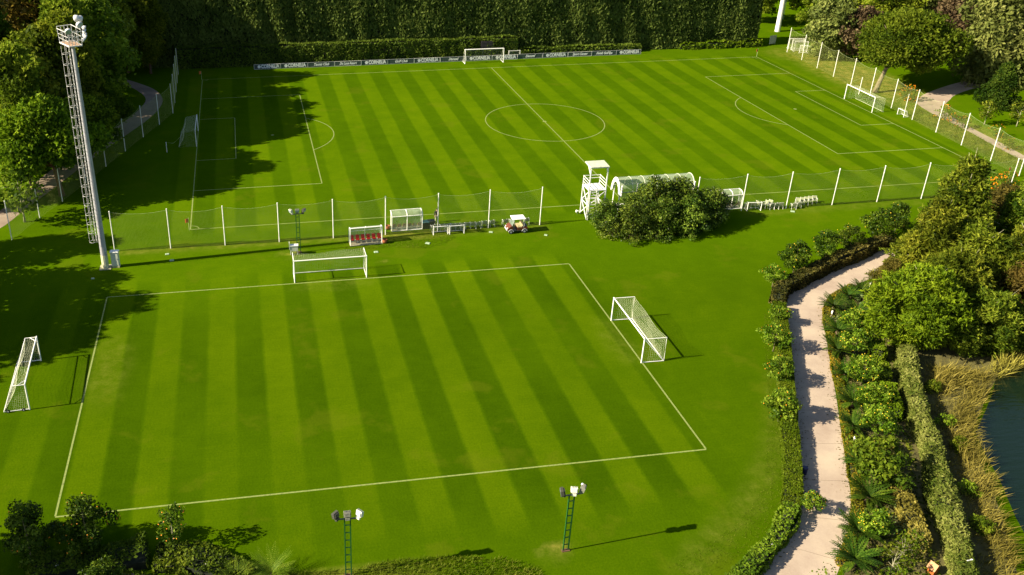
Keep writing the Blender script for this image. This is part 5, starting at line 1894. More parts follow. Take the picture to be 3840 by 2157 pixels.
# ------------------------------------------------------------------ evergreen bushes between the pitches
BUSH = [((-4.7, -38.9), 0.74, 'glossy evergreen bush at the left end of the clump, beside the observation tower'),
        ((-2.2, -41.2), 0.84, 'glossy evergreen bush at the front left of the clump'),
        ((-1.2, -38.6), 0.80, 'glossy evergreen bush at the back left of the clump, before the truss arch'),
        ((1.6, -38.5), 1.20, 'tallest glossy evergreen bush, in the middle of the clump'),
        ((1.2, -41.4), 0.92, 'glossy evergreen bush at the front middle of the clump'),
        ((4.6, -38.5), 1.14, 'tall glossy evergreen bush right of the tallest one in the clump'),
        ((4.6, -41.2), 0.90, 'glossy evergreen bush at the front right of the clump'),
        ((6.9, -40.1), 0.88, 'glossy evergreen bush right of centre in the clump'),
        ((8.5, -38.8), 0.88, 'glossy evergreen bush at the right end of the clump, before the curved shelter')]
for i, (xy, sc, lab) in enumerate(BUSH):
    plant('evergreen_bush', 'evergreen_shrub', 21 + i % 3, (xy[0] - 0.6, xy[1]), lab, 'bush', 'evergreen bushes between the pitches', sc)
SPECIES['ivy_mound'] = dict(shape='round', H=1.7, z0=0.05, R=1.9, n=22, per=230, size=0.15, leaf=L_SHRUB, bark=BARK, tr=0.05, aspect=1.5)
for i, (xy, sc, lab) in enumerate([((-5.2, -40.6), 1.0, 'low leafy mound at the left foot of the evergreen bushes'), ((-3.6, -42.3), 0.95, 'low leafy mound at the front left foot of the evergreen bushes'),
                                   ((-0.6, -42.9), 0.8, 'low leafy mound at the front middle foot of the evergreen bushes'), ((3.0, -42.5), 0.75, 'low leafy mound in shade at the front right foot of the evergreen bushes')]):
    plant('leafy_mound', 'ivy_mound', 31 + i % 2, xy, lab, 'bush', 'low mounds at the foot of the bushes', sc)

# ------------------------------------------------------------------ woods on the left
plant('stone_pine', 'stone_pine', 41, (-69.5, -19.3), 'bright green umbrella pine beside the paved path, left of the tall mast', 'pine tree', None, 1.0, 0.4, lean=(-1.6, 0.3))
plant('stone_pine', 'stone_pine', 42, (-67.4, -12.2), 'smaller umbrella pine behind the tall mast, its crown right of the mast', 'pine tree', None, 0.82, 1.4)
plant('young_pine', 'small_round_tree', 43, (-72.6, -26.9), 'slim young tree with a dark trunk between the path and the left net fence', 'tree', None, 1.7)
plant('young_pine', 'stone_pine', 42, (-66.0, 3.4), 'dark green low pine beside the bend of the paved path', 'pine tree', None, 0.60, 2.2)
WOODS = [('forest_pine', 51, -73.8, -15.5, 0.90, 'tall dark pine behind the bright umbrella pine'),
         ('forest_broad', 52, -73.5, -4, 0.98, 'broad dark tree behind the middle of the tall mast'),
         ('forest_pine', 53, -70.6, 5, 1.02, 'dark pine inside the bend of the paved path'),
         ('forest_broad', 54, -70.5, 19, 1.12, 'broad dark tree left of the upper bend of the path'),
         ('forest_broad', 52, -68.8, 12, 1.10, 'tall dark pine close to the bend of the path, shading the left goal'),
         ('forest_broad', 52, -71.0, 28, 1.15, 'broad dark tree above the upper end of the path'),
         ('forest_pine', 53, -66.5, 39, 1.00, 'tall dark pine at the left end of the clipped hedge'),
         ('forest_pine', 51, -62.5, 37.5, 0.70, 'slender dark tree standing before the left end of the clipped hedge'),
         ('forest_broad', 54, -76.0, 44, 1.10, 'broad dark tree behind the end of the paved path'),
         ('browning_tree', 55, -86.0, 16, 1.12, 'tall browning tree left of the lamp basket'),
         ('forest_pine', 51, -84.5, 5, 1.08, 'tall green pine directly left of the lamp basket'),
         ('browning_tree', 56, -83.5, 30, 1.15, 'browning pale-trunked tree right behind the lamp basket'),
         ('forest_pine', 53, -79.0, 34, 1.12, 'tall green pine right of the lamp basket'),
         ('forest_broad', 54, -88.0, 42, 1.2, 'broad green tree high above the lamp basket'),
         ('forest_pine', 51, -72.5, 52, 1.15, 'tall pine behind the left end of the tall hedge'),
         ('forest_pine', 53, -98.0, 34, 1.2, 'tall pine deep in the woods at the top left corner'),
         ('browning_tree', 55, -103.0, 52, 1.2, 'browning tree deep in the woods at the top left corner'),
         ('forest_broad', 52, -80.0, 58, 1.2, 'broad tree deep in the woods, left of the tall hedge top'),
         ('forest_pine', 51, -92.0, 60, 1.25, 'tall pine deep in the woods behind the browning trees'),
         ('forest_pine', 53, -110.0, 70, 1.3, 'tallest pine at the very back of the left woods'),
         ('forest_broad', 52, -87.0, -21, 0.7, 'dark broad tree at the left edge beside the path'),
         ('forest_broad', 54, -74.5, -10.5, 0.98, 'broad dark tree between the umbrella pine and the mast'),
         ('forest_pine', 51, -70.0, -1.0, 0.95, 'slender dark pine right behind the tall mast'),
         ('forest_pine', 53, -68.0, 29, 1.0, 'dark pine on the far side of the upper path')]
for sp, sd_, x, y, sc, lab in WOODS:
    plant(sp if 'tree' in sp else sp + '_tree', sp, sd_, (x, y), lab, 'tree', 'trees of the left woods', sc)
UND = [(-79, -20.5, 1.0, 'dark shrub beside the path at the left edge'), (-78, -9, 1.2, 'dark shrub at the inner side of the path behind the umbrella pine'), (-71.5, 3.5, 1.3, 'dark shrub inside the bend of the path'),
       (-70.0, 9.0, 1.2, 'dark shrub close to the bend of the path, right of the mast'), (-67.5, 20.5, 1.1, 'dark shrub left of the upper path'), (-78.5, 24, 1.5, 'dark shrub under the broad trees left of the path'),
       (-80, 12, 1.6, 'dark shrub under the pines behind the mast'), (-86, -1, 1.5, 'dark shrub under the pine left of the mast')]
for i, (x, y, sc, lab) in enumerate(UND):
    plant('undergrowth_shrub', 'undergrowth_shrub', 61 + i % 2, (x, y), lab, 'shrub', 'shrubs under the left woods', sc)
# trees just outside the left edge whose shadows lie on the lawn
for i, (x, y, sc, lab) in enumerate([(-85.5, -51.5, 0.95, 'tree outside the left edge shading the lawn above the wheeled goal'), (-88.5, -57.0, 0.92, 'tree outside the left edge shading the wheeled goal'),
                                     (-90.5, -63.0, 0.72, 'tree outside the left edge shading the lawn below the shaded patch'), (-83.5, -45.0, 0.78, 'tree outside the left edge beside the path'), (-86.5, -36.5, 0.82, 'tree outside the left edge across the path')]):
    plant('forest_broad_tree', 'forest_broad', 52 + 2 * (i % 2), (x, y), lab, 'tree', 'trees beyond the left edge', sc)
plant('forest_broad_tree', 'forest_broad', 52, (-75.0, -85.0), 'broad tree outside the bottom left corner', 'tree', None, 0.72)
plant('tall_citrus_tree', 'tall_citrus_tree', 76, (-70.5, -84.0), 'bushy tree outside the left edge shading the corner', 'tree', None, 1.35)

# ------------------------------------------------------------------ woods on the right, far side
WOODS_R = [('willow_gum', 81, 65.8, 28.6, 0.98, 'pale drooping tree behind the stored goals in the far right corner'),
           ('purple_tree', 82, 70.0, 25.6, 1.0, 'purple-brown tree between the pale drooping tree and the spreading pine'),
           ('gum_tree', 83, 80.0, 50.0, 0.95, 'pale tree behind the white mast beyond the far right corner'),
           ('forest_broad', 84, 74.5, 47.0, 0.55, 'dark broad tree right of the white mast beyond the far corner'),
           ('forest_broad', 54, 79.0, 34.0, 0.92, 'green broad tree behind the purple-brown tree'),
           ('gum_tree', 85, 88.0, 34.0, 0.95, 'pale tree at the top edge above the spreading pine'),
           ('purple_tree', 82, 90.5, 25.5, 1.35, 'purple-brown tree in the shade right of the spreading pine'),
           ('gum_tree', 83, 99.0, 36.0, 1.05, 'pale tree at the top edge left of the tall pale pair'),
           ('gum_tree', 85, 84.0, 8.2, 1.12, 'tall pale tree nearer the paved path, left of a pair'),
           ('gum_tree', 83, 90.5, 5.2, 1.18, 'tall pale tree of the pair at the right edge'),
           ('gum_tree', 85, 95.5, 13.5, 1.15, 'tall pale tree behind the pair at the right edge'),
           ('gum_tree', 83, 88.5, -3.5, 0.9, 'pale tree at the right edge behind the layered conifer'),
           ('forest_broad', 52, 104.0, 24.0, 1.1, 'dark broad tree in the shade behind the paved path'),
           ('forest_broad', 54, 108.0, 42.0, 1.1, 'dark broad tree at the back of the right woods'),
           ('forest_broad', 52, 94.0, 48.0, 1.1, 'broad tree at the back above the spreading pine'),
           ('forest_broad', 54, 68.0, 60.0, 1.1, 'broad tree at the back behind the white mast'),
           ('forest_broad', 52, 82.0, 62.0, 1.15, 'broad tree at the very back near the top edge'),
           ('gum_tree', 85, 112.0, 8.0, 1.1, 'pale tree at the back beyond the right edge')]
for sp, sd_, x, y, sc, lab in WOODS_R:
    plant(sp if 'tree' in sp else sp + '_tree', sp, sd_, (x, y), lab, 'tree', 'trees of the right woods', sc)
plant('spreading_pine', 'spreading_pine', 86, (60.8, 6.5), 'wide bright green pine with a leaning trunk behind the right goal', 'pine tree', None, 1.0, 0.0, lean=(5.6, 2.6))
plant('layered_conifer', 'layered_conifer', 87, (75.2, -4.0), 'dark layered conifer on the lawn right of the paved path', 'conifer', None, 1.0)
plant('small_round_tree', 'small_round_tree', 88, (66.6, -11.8), 'small round tree on the lawn below the layered conifer', 'tree', None, 1.0)
plant('small_round_tree', 'small_round_tree', 89, (70.9, -13.3), 'small round tree at the right edge below the layered conifer', 'tree', None, 1.0)
for i, (x, y, sc, lab) in enumerate([(63.3, 1.4, 1.25, 'orange-flowering shrub by the path behind the right goal'), (62.4, -8.4, 1.1, 'orange-flowering shrub behind the net fence at the narrow path'),
                                     (62.2, -12.6, 0.9, 'orange-flowering shrub lower along the narrow path'), (62.0, -22.0, 0.8, 'small flowering shrub along the narrow path near the right edge'),
                                     (64.3, -17.0, 0.9, 'green flowering shrub between the narrow path and the lawn'), (46.4, -37.8, 1.45, 'bushy shrub full of orange blossoms below the near right corner'),
                                     (51.4, -34.6, 0.95, 'shrub with few orange blossoms beside the near right corner flag'), (42.6, -39.4, 0.95, 'low shrub with orange fruits half behind the tall feathery tree')]):
    plant('flowering_shrub', 'flowering_shrub', 91 + i % 2, (x, y), lab, 'shrub', 'orange-flowering shrubs', sc, fruit=L_FLOWER, nfruit=70 if i in (0, 1, 5) else 25)

# ------------------------------------------------------------------ feathery trees right of the road
FEATH = [('feathery_tree', 101, 26.0, -55.2, 1.0, 'tallest feathery olive-green tree, its tip reaching over the net fence'),
         ('feathery_tree', 102, 20.6, -58.6, 0.78, 'feathery tree at the left of the mass, beside the bend of the road'),
         ('feathery_bush', 103, 24.0, -60.5, 1.0, 'broad feathery bush in the middle of the mass'),
         ('bright_feathery_bush', 104, 13.2, -67.4, 1.02, 'bright green feathery bush nearest the trimmed hedge blocks'),
         ('feathery_tree', 101, 32.0, -57.0, 0.85, 'feathery tree right behind the tallest one'),
         ('feathery_bush', 105, 19.0, -64.5, 0.95, 'feathery bush behind the bright green one'),
         ('feathery_bush', 103, 28.5, -63.0, 1.05, 'feathery bush with a bare pale trunk showing, right of the middle'),
         ('rusty_tree', 106, 34.5, -52.5, 0.95, 'rusty brown tree at the right edge below the orange blossoms'),
         ('feathery_tree', 102, 38.5, -54.0, 0.8, 'feathery tree at the right edge beside the rusty one'),
         ('rusty_tree', 106, 25.0, -67.0, 0.86, 'rusty brown bush by the water at the right edge'),
         ('feathery_bush', 105, 31.5, -69.5, 0.9, 'feathery bush at the water, lower right of the mass'),
         ('feathery_bush', 103, 37.0, -62.5, 1.0, 'feathery bush at the right edge behind the others'),
         ('feathery_bush', 103, 19.0, -69.2, 0.72, 'dark feathery bush on the bank right of the bright one'),
         ('feathery_bush', 105, 24.0, -71.0, 0.66, 'dark feathery bush hanging over the water at the right edge'),
         ('rusty_tree', 107, 17.6, -58.0, 0.42, 'small rusty bush at the edge of the road bend'),
         ('feathery_bush', 105, 43.5, -50.5, 0.95, 'feathery bush on the far side at the right edge'),
         ('feathery_tree', 102, 47.5, -46.5, 0.72, 'feathery tree below the near right corner of the large pitch')]
for sp, sd_, x, y, sc, lab in FEATH:
    plant(sp, sp, sd_, (x, y), lab, 'tree', 'feathery trees right of the road', sc)
dead = thing('dead_tree', 'bare pale dead trunk with short broken branches among the feathery trees', 'dead tree', (27.2, -66.0, 0), 0)
dm = MB().tube([(0, 0, 0), (0.1, 0.1, 3.5), (0.35, 0.2, 6.5), (0.5, 0.1, 8.6)], [0.22, 0.17, 0.12, 0.05], 8)
rng_ = random.Random(5)
for k in range(26):
    z = rng_.uniform(2.8, 8.2)
    a = rng_.uniform(0, 6.28)
    ln = rng_.uniform(0.5, 1.9)
    x0 = 0.1 + 0.3 * max(0, (z - 3.5) / 5)
    dm.tube([(x0, 0.12, z), (x0 + ln * 0.5 * math.cos(a), 0.12 + ln * 0.5 * math.sin(a), z + 0.15), (x0 + ln * math.cos(a), 0.12 + ln * math.sin(a), z + rng_.uniform(-0.1, 0.5))], [0.04, 0.028, 0.01], 4)
dm.build('trunk', BARK_PALE, dead)

# ------------------------------------------------------------------ citrus trees along the road
CIT = [(6.5, -55.4, 0.72, 'pale', 'small citrus tree where the roadside hedge begins at the bend'), (10.4, -52.8, 1.0, 'dark', 'citrus tree on the lawn, second of the curved row above the road'),
       (15.2, -50.7, 0.95, 'dark', 'citrus tree on the lawn, third of the curved row above the road'), (19.3, -49.1, 0.85, 'dark', 'citrus tree on the lawn, fourth of the curved row above the road'),
       (24.2, -47.1, 1.08, 'dark', 'citrus tree on the lawn, largest near the end of the curved row'), (27.9, -44.9, 0.95, 'dark', 'citrus tree at the end of the curved row, against the feathery tree'),
       (0.1, -66.8, 0.82, 'pale', 'pale citrus tree with oranges, upper of three beside the straight roadside hedge'), (-2.3, -71.7, 0.80, 'pale', 'pale citrus tree with oranges, middle of three beside the straight roadside hedge'),
       (-5.0, -76.5, 0.88, 'pale', 'pale citrus tree with oranges, lowest of three beside the straight roadside hedge'),
       (-8.4, -86.6, 0.5, 'pale', 'small citrus tree by the lower curve of the roadside hedge'), (2.9, -62.6, 0.62, 'pale', 'small citrus bush against the top of the straight roadside hedge')]
for i, (x, y, sc, kind, lab) in enumerate(CIT):
    plant('citrus_tree', 'citrus_tree' if kind == 'dark' else 'pale_citrus_tree', 111 + i % 3, (x, y), lab, 'citrus tree', 'citrus trees along the road', sc, fruit=YELLOW_FRUIT if kind == 'dark' else ORANGE_FRUIT, nfruit=14 if kind == 'dark' else 22)
BCIT = [(9.1, -64.6, 0.72, 'citrus tree in the bed below the first cycads'), (6.9, -68.6, 0.82, 'yellow-fruited citrus tree in the bed, second from the bend'),
        (4.8, -72.8, 0.80, 'yellow-fruited citrus tree in the bed, third from the bend'), (3.2, -76.3, 0.78, 'citrus tree in the bed, fourth from the bend'), (1.4, -79.5, 0.85, 'citrus tree in the bed beside the middle bollard light'),
        (-5.6, -89.6, 0.70, 'low yellow-fruited citrus bush near the lower end of the bed')]
for i, (x, y, sc, lab) in enumerate(BCIT):
    plant('citrus_tree', 'pale_citrus_tree', 114 + i % 2, (x, y), lab, 'citrus tree', 'citrus trees in the planting bed', sc, fruit=YELLOW_FRUIT, nfruit=40)
SPECIES['slim_citrus'] = dict(shape='round', H=3.6, z0=1.25, R=1.2, n=22, per=210, size=0.16, leaf=L_CITRUS, bark=BARK_PALE, nlimb=5, tr=0.045, aspect=1.6)
SPECIES['leafy_tree'] = dict(SPECIES['pale_citrus_tree'], leaf=L_GROUND)
plant('leafy_tree', 'leafy_tree', 116, (-2.3, -84.6), 'round bright green tree without fruit in the lower part of the bed', 'tree', None, 1.22)

# bottom left trees
plant('citrus_tree', 'tall_citrus_tree', 121, (-61.7, -83.1), 'dark shaded orange tree at the bottom left', 'citrus tree', 'orange trees at the bottom edge', 1.0, fruit=ORANGE_FRUIT, nfruit=12)
plant('citrus_tree', 'tall_citrus_tree', 122, (-58.1, -82.7), 'half-lit orange tree at the bottom left, bearing many oranges', 'citrus tree', 'orange trees at the bottom edge', 0.95, fruit=ORANGE_FRUIT, nfruit=45)
plant('citrus_tree', 'slim_citrus', 112, (-52.5, -83.3), 'small sunlit orange tree with a bare trunk at the bottom edge', 'citrus tree', 'orange trees at the bottom edge', 0.98, fruit=ORANGE_FRUIT, nfruit=22)
plant('citrus_tree', 'citrus_tree', 113, (-60.35, -81.2), 'tiny dark orange sapling between the two bigger orange trees', 'citrus tree', 'orange trees at the bottom edge', 0.40)
plant('citrus_tree', 'citrus_tree', 111, (-56.6, -87.6), 'orange tree below the bottom edge casting its shadow up the lawn', 'citrus tree', 'orange trees at the bottom edge', 0.9)

# ------------------------------------------------------------------ cycads
def frond_set(seed, n, length, rise, w, leaflets=11, thick=0.035):
    rng = np.random.default_rng(seed)
    Q, T = [], []
    for k in range(n):
        a = k * 2.39996 + rng.uniform(-0.2, 0.2)
        tilt = rng.uniform(0.15, 1.15) * rise
        L = length * rng.uniform(0.8, 1.1)
        tt = rng.uniform(0.3, 0.7)
        pts = []
        for j in range(leaflets + 1):
            t = j / leaflets
            el = tilt * (1 - 0.9 * t)
            pts.append((L * t * math.cos(el * 0.8), L * (math.sin(tilt) * t - 0.42 * t * t * (1.2 - 0.5 * math.sin(tilt)))))
        d = np.array([math.cos(a), math.sin(a), 0])
        s = np.array([-math.sin(a), math.cos(a), 0])
        P = [d * r + np.array([0, 0, z]) for r, z in pts]
        for j in range(1, leaflets + 1):
            t = j / leaflets
            ax = unit(P[j] - P[j - 1])
            wl = w * math.sin(PI * (0.12 + 0.85 * t)) ** 0.7
            for sg in (-1, 1):
                tip = P[j] + sg * s * wl + ax * wl * 0.55 + np.array([0, 0, 0.02 - 0.15 * wl])
                b0, b1 = P[j] - ax * thick, P[j] + ax * thick
                Q.append([b0, (b0 + tip) / 2 - ax * thick * 0.6, tip, (b1 + tip) / 2 + ax * thick * 0.6])
                T.append(tt + rng.normal(0, 0.12))
    return np.array(Q), np.array(T)


Q, T = frond_set(131, 40, 1.45, 1.25, 0.22, 11, 0.075)
CY_FROND = quads_mesh("fronds", Q + np.array([0, 0, 0.42]), T, L_CYCAD)
CY_TRUNK = MB().tube([(0, 0, 0), (0, 0, 0.25), (0, 0, 0.48)], [0.20, 0.22, 0.14], 10).mesh("trunk", BARK, True)
CYC = [(9.9, -60.8, 1.0, 'cycad at the bend, first in the bed along the road'), (12.6, -59.0, 0.9, 'cycad behind the bollard light at the bend'), (14.6, -58.3, 0.95, 'cycad next to the feathery trees at the bend'),
       (17.7, -56.9, 1.05, 'cycad at the road edge under the feathery trees'), (11.4, -62.4, 1.0, 'cycad deeper in the bed behind the first one'), (7.6, -65.0, 1.0, 'cycad below the bollard light of the bend'),
       (5.5, -68.1, 1.0, 'cycad left of the yellow-fruited citrus tree'), (3.9, -71.8, 0.95, 'cycad beside the third citrus tree of the bed'), (2.1, -75.6, 1.05, 'large cycad in the open middle of the bed'),
       (0.2, -78.5, 0.95, 'cycad just above the middle bollard light'), (-1.9, -82.6, 0.95, 'cycad half under the round bright green tree'), (-3.8, -86.4, 1.15, 'largest cycad, in the open lower bed'),
       (-6.6, -89.4, 1.1, 'cycad leaning over the road edge beside the low citrus bush'), (-8.4, -91.6, 1.1, 'lowest cycad at the bottom right, by the road edge')]
for i, (x, y, sc, lab) in enumerate(CYC):
    t = thing('cycad', lab, 'cycad', (x, y, 0), i * 1.3, 'cycads in the planting bed')
    t.scale = (sc, sc, sc)
    for nm, me in (('trunk', CY_TRUNK), ('fronds', CY_FROND)):
        o = bpy.data.objects.new(nm, me)
        COL.objects.link(o)
        o.parent = t

# plume palms at the bottom edge
Q, T = frond_set(132, 74, 1.9, 1.4, 0.24, 18, 0.016)
PL_FROND = quads_mesh("fronds", Q + np.array([0, 0, 0.5]), T, L_PALM)
for i, (x, y, sc, lab) in enumerate([(-46.2, -87.0, 0.85, 'feathery young palm at the bottom edge left of the lamp post'), (-48.4, -86.8, 0.6, 'smaller feathery young palm beside the low shrubs')]):
    t = thing('palm', lab, 'palm', (x, y, 0), i * 1.7, 'young palms at the bottom edge')
    t.scale = (sc, sc, sc)
    o = bpy.data.objects.new('fronds', PL_FROND)
    COL.objects.link(o)
    o.parent = t
    o = MB().tube([(0, 0, 0), (0, 0, 0.6)], [0.16, 0.10], 8).build('trunk', BARK, t)

# ------------------------------------------------------------------ hedges and planting along the road
hedge('roadside_hedge', [(4.55, -59.9), (2.2, -64.4), (-0.95, -70.4), (-4.85, -77.6), (-6.65, -81.1), (-8.35, -84.1), (-9.5, -85.9)], 1.15, 0.95, L_TRIM, 141, 'flat-topped green hedge along the left edge of the straight road', size=0.085, cover=2.2, bulge=0.035)
hedge('roadside_hedge', [(-9.9, -86.5), (-10.9, -87.7), (-12.6, -89.2), (-14.6, -90.6), (-18, -92.8)], 0.95, 0.85, L_GROUND, 142, 'brownish hedge along the lower curve of the road', size=0.14, cover=1.8, bulge=0.08)
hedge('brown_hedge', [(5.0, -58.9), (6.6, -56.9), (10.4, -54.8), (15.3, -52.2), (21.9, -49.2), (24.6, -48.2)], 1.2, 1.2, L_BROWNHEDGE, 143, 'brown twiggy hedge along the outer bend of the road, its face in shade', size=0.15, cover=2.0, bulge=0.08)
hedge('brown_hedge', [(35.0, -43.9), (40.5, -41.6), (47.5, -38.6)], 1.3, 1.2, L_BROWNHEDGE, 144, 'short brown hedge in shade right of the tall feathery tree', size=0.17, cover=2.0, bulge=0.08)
hedge('long_grass_hedge', [(11.1, -69.8), (8.75, -73.5), (6.95, -76.5), (5.3, -79.5), (4.5, -81.6), (2.3, -85.5), (0.9, -87.8), (-0.15, -90), (-1.45, -92.4), (-3.2, -95.4)], 1.35, 1.45, L_GREYGRASS, 145, 'long pale hedge of soft grass running down beside the pond', size=0.11, cover=2.4, bulge=0.12, aspect=2.6, round_top=0.4)
for i, (ln, w, h, m_, lab) in enumerate([([(12.3, -63.3), (10.7, -66.0)], 1.0, 1.2, L_TRIM, 'trimmed hedge block in the bed nearest the bright feathery bush'), ([(9.3, -68.0), (8.2, -69.9)], 1.0, 1.2, L_TRIM, 'trimmed hedge block in the bed, second from the bend'),
                                         ([(7.5, -71.4), (6.4, -73.4)], 1.0, 1.2, L_TRIM, 'trimmed hedge block in the bed, third from the bend'), ([(5.9, -74.5), (4.1, -77.9)], 1.05, 1.25, L_TRIM, 'long trimmed hedge block in the middle of the bed'),
                                         ([(1.0, -81.0), (0.0, -83.0)], 0.95, 1.0, L_STRAW, 'short straw-coloured hedge block behind the round green tree'), ([(-0.7, -84.9), (-3.3, -91.2)], 1.0, 1.1, L_STRAW, 'long straw-coloured hedge block in the lower bed')]):
    hedge('hedge_block', ln, w, h, m_, 150 + i, lab, size=0.13, cover=2.0, bulge=0.05, group='hedge blocks in the planting bed')
SPECIES['sage_bush'] = dict(shape='round', H=0.75, z0=0.05, R=0.55, n=14, per=170, size=0.12, leaf=L_SAGE, bark=BARK, tr=0.03, aspect=1.5)
SAGE = [(13.4, -60.2, 1.5, 'grey-green bush behind the cycads of the bend'), (14.6, -60.8, 1.4, 'grey-green bush beside the bright feathery bush'), (8.9, -62.9, 1.0, 'grey-green bush right of the bollard light of the bend'),
        (-2.2, -87.2, 1.0, 'grey-green bush right of the largest cycad, upper one'), (-2.9, -86.0, 1.1, 'grey-green bush above the largest cycad'), (-1.6, -86.3, 1.0, 'grey-green bush beside the straw hedge block'),
        (-2.6, -88.6, 1.1, 'grey-green bush right of the largest cycad, lower one'), (-3.6, -88.3, 1.0, 'grey-green bush between the largest cycad and the low citrus'), (-3.2, -89.6, 1.1, 'grey-green bush beside the low citrus bush')]
for i, (x, y, sc, lab) in enumerate(SAGE):
    plant('sage_bush', 'sage_bush', 161 + i % 2, (x, y), lab, 'bush', 'grey-green bushes in the planting bed', sc)
SPECIES['sparse_shrub'] = dict(shape='column', H=3.4, z0=0.8, R=1.5, n=16, per=26, size=0.16, leaf=L_GROUND, bark=BARK_RED, tr=0.035, aspect=1.6, nlimb=14)
plant('sparse_shrub', 'sparse_shrub', 171, (-12.4, -94.6), 'sparse twiggy shrub reaching over the road at the bottom edge', 'shrub', None, 1.0)
for i, (x, y, sc, lab) in enumerate([(-6.4, -92.6, 1.1, 'loose yellow-green shrub at the bottom of the bed'), (-5.0, -91.6, 1.0, 'loose yellow-green shrub behind the lowest cycad'), (-3.9, -91.2, 0.9, 'loose twiggy shrub left of the bird house'), (-7.2, -94.6, 1.1, 'loose shrub cut by the bottom edge of the bed')]):
    SPECIES['loose_shrub'] = dict(shape='round', H=2.0, z0=0.1, R=1.2, n=20, per=90, size=0.15, leaf=L_ROUGH, bark=BARK_PALE, tr=0.04, aspect=1.8, nlimb=16)
    plant('loose_shrub', 'loose_shrub', 172 + i % 2, (x, y), lab, 'shrub', 'loose shrubs at the bottom of the bed', sc)

BEDIN = [(-12, -96), (-8.6, -92.0), (-5.3, -88.6), (-2.5, -83.6), (0.3, -78.0), (3.6, -71.5), (6.3, -66.6), (8.4, -63.0), (9.8, -61.0), (12, -59.3), (17.8, -56.6), (22, -57), (18, -62), (12, -68), (9.0, -71.6), (5.6, -77.2), (1.9, -84.2), (-2, -91), (-5, -97)]
leafy_cover('ground_cover', BEDIN, 26, 0.20, 0.14, L_BEDCOVER, 181, 'mixed low green planting over the bed')
hedge('border_edging', [(-9.3, -91.6), (-6.5, -88.9), (-5.2, -87.3), (-4.0, -85.3), (-2.3, -82.3), (-0.4, -78.7), (2.2, -74.0), (4.35, -69.8), (5.95, -66.8), (8.1, -62.6), (9.5, -60.4), (11.4, -58.5), (14.6, -56.8)], 0.6, 0.28, L_BORDER, 182, 'low orange-green edging plants along the right edge of the road', 'edging', size=0.11, cover=1.7, bulge=0.05)
REED = [(12.2, -71.0), (16.6, -73.2), (14.4, -75.8), (12, -77.8), (9.4, -80.1), (8.4, -82.0), (7.4, -84.2), (6.2, -86.4), (4.9, -88.5), (3.5, -90.5), (2.6, -92.2), (1.2, -95), (-1.6, -95), (-0.2, -92.3), (1.2, -89.6), (3.0, -86.2), (5.4, -81.9), (6.6, -79.4), (7.7, -77.2), (10, -73.8)]
blades('reeds', [(13.0, -71.6), (16.6, -73.2), (14.4, -75.8), (12, -77.8), (9.4, -80.1), (8.4, -82.0), (7.4, -84.2), (6.2, -86.4), (4.9, -88.5), (3.5, -90.5), (2.6, -92.2), (1.2, -95), (0.2, -94.6), (1.6, -91.6), (3.4, -88.2), (5.4, -84.6), (7.0, -81.0), (9.0, -78.0), (10.4, -76.2), (10.9, -73.6)], 70, 1.25, 0.024, L_STRAW, 183, 'dry yellow reeds along the water line of the pond', 'reeds', lean=0.42, wind=(0.35, -0.15), clump=0.05)
blades('bank_grass', REED, 44, 0.55, 0.026, leaf_mat("shade_toned_bank_grass", (0.045, 0.042, 0.008), (0.105, 0.092, 0.020), (0.21, 0.18, 0.05)), 192, 'bank grass between the pale grass hedge and the reeds, coloured dark brown for shade', 'grass', lean=0.6, wind=(0.3, -0.1), clump=0.1)  # blade colour darkened to deepen the hedge's shade on the bank
blades('reeds', [(16.6, -72.8), (19.5, -71.6), (23.5, -69.8), (24, -71.0), (18.4, -73.6), (16.8, -74.2)], 40, 1.5, 0.035, L_STRAW, 184, 'dry reeds at the water under the feathery trees', 'reeds', lean=0.4)
blades('rough_grass', [(-19, -91.5), (-12.8, -88.6), (-9.9, -85.9), (-8.2, -83.2), (-5.1, -77.3), (-2, -71.5), (1.6, -64.6), (3.6, -60.6), (2.9, -60.2), (0.6, -64.4), (-3.0, -71.2), (-6.6, -77.6), (-10.2, -83.6), (-14.5, -87.2), (-20.5, -90)], 60, 0.10, 0.014, L_ROUGH, 185, 'rough grass verge left of the roadside hedge', 'grass', lean=0.6)
blades('rough_grass', [(-46, -89), (-46.5, -86.6), (-41, -87.0), (-38.2, -86.6), (-34.0, -86.9), (-31.4, -87.5), (-29.0, -88.6), (-29, -91)], 150, 0.32, 0.02, L_ROUGH, 186, 'rough tall grass along the bottom edge', 'grass', lean=0.5, clump=-0.2)
blades('rough_grass', [(-31.2, -38.2), (-24, -37.6), (-22.8, -38.6), (-24.5, -40.3), (-27, -41.2), (-31, -40.2), (-36, -40.6), (-36, -39.4)], 110, 0.10, 0.016, L_ROUGH, 187, 'rough grass around the shelters and small goals', 'grass', lean=0.7)
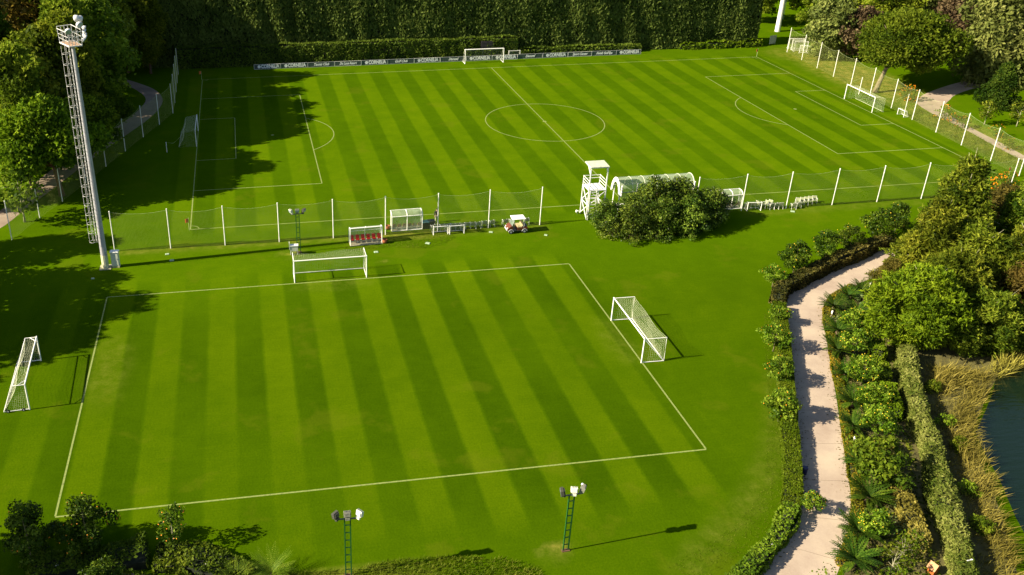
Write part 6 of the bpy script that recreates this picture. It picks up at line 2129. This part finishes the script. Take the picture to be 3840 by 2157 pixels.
blades('rough_grass', [(57.2, -6), (61.9, -3), (62.2, -10), (61.2, -18), (60.2, -28), (56.5, -28), (57.3, -14)], 60, 0.35, 0.025, L_ROUGH, 188, 'long grass behind the right net fence', 'grass', lean=0.5, clump=-0.1)
hedge('shrub_border', [(-61.5, -84.9), (-57.5, -84.2), (-54.2, -84.0)], 2.0, 0.75, L_GROUND, 189, 'low shrub border in shade at the bottom left', 'shrub border', size=0.14, cover=1.8, bulge=0.18)
hedge('shrub_border', [(-53.6, -84.4), (-51.6, -84.6), (-49.2, -86.0), (-47.8, -87.2)], 2.2, 0.7, L_GROUND, 190, 'low sunlit shrub border at the bottom edge under the small orange tree', 'shrub border', size=0.14, cover=1.8, bulge=0.18)
for i, (x, y, sc, lab) in enumerate([(10.2, -74.6, 0.42, 'small green shrub at the upper end of the reed bank'), (8.0, -79.0, 0.36, 'small green shrub among the bank grass, second from the top'), (6.9, -81.9, 0.40, 'small green shrub among the bank grass, third from the top'),
                                     (4.0, -86.6, 0.38, 'small green shrub among the bank grass beside the lower grass hedge'), (2.2, -90.2, 0.45, 'small green shrub on the bank near the bottom edge')]):
    plant('bank_shrub', 'undergrowth_shrub', 61 + i % 2, (x, y), lab, 'shrub', 'shrubs on the pond bank', sc)
# fallen leaves along the road edges
rg = np.random.default_rng(201)
LP, RP = resample(ROAD_L[1:13], 0.25), resample(ROAD_R[1:13], 0.25)
pl = np.concatenate([LP[rg.integers(0, len(LP), 420)] + np.array([1, -0.4]) * np.abs(rg.normal(0, 0.32, (420, 1))), RP[rg.integers(0, len(RP), 380)] - np.array([1, -0.4]) * np.abs(rg.normal(0, 0.30, (380, 1)))])
pl = np.concatenate([pl, np.full((len(pl), 1), 0.03)], 1)
o = bpy.data.objects.new('fallen_leaves', surface_leaves(rg, pl, np.tile(np.array([0, 0, 1.0]), (len(pl), 1)), 0.075, L_RUST, 'fallen_leaves', jitter=0.25))
COL.objects.link(o)
tag(o, 'dry fallen leaves scattered along the edges of the road', 'leaves', None, 'stuff')
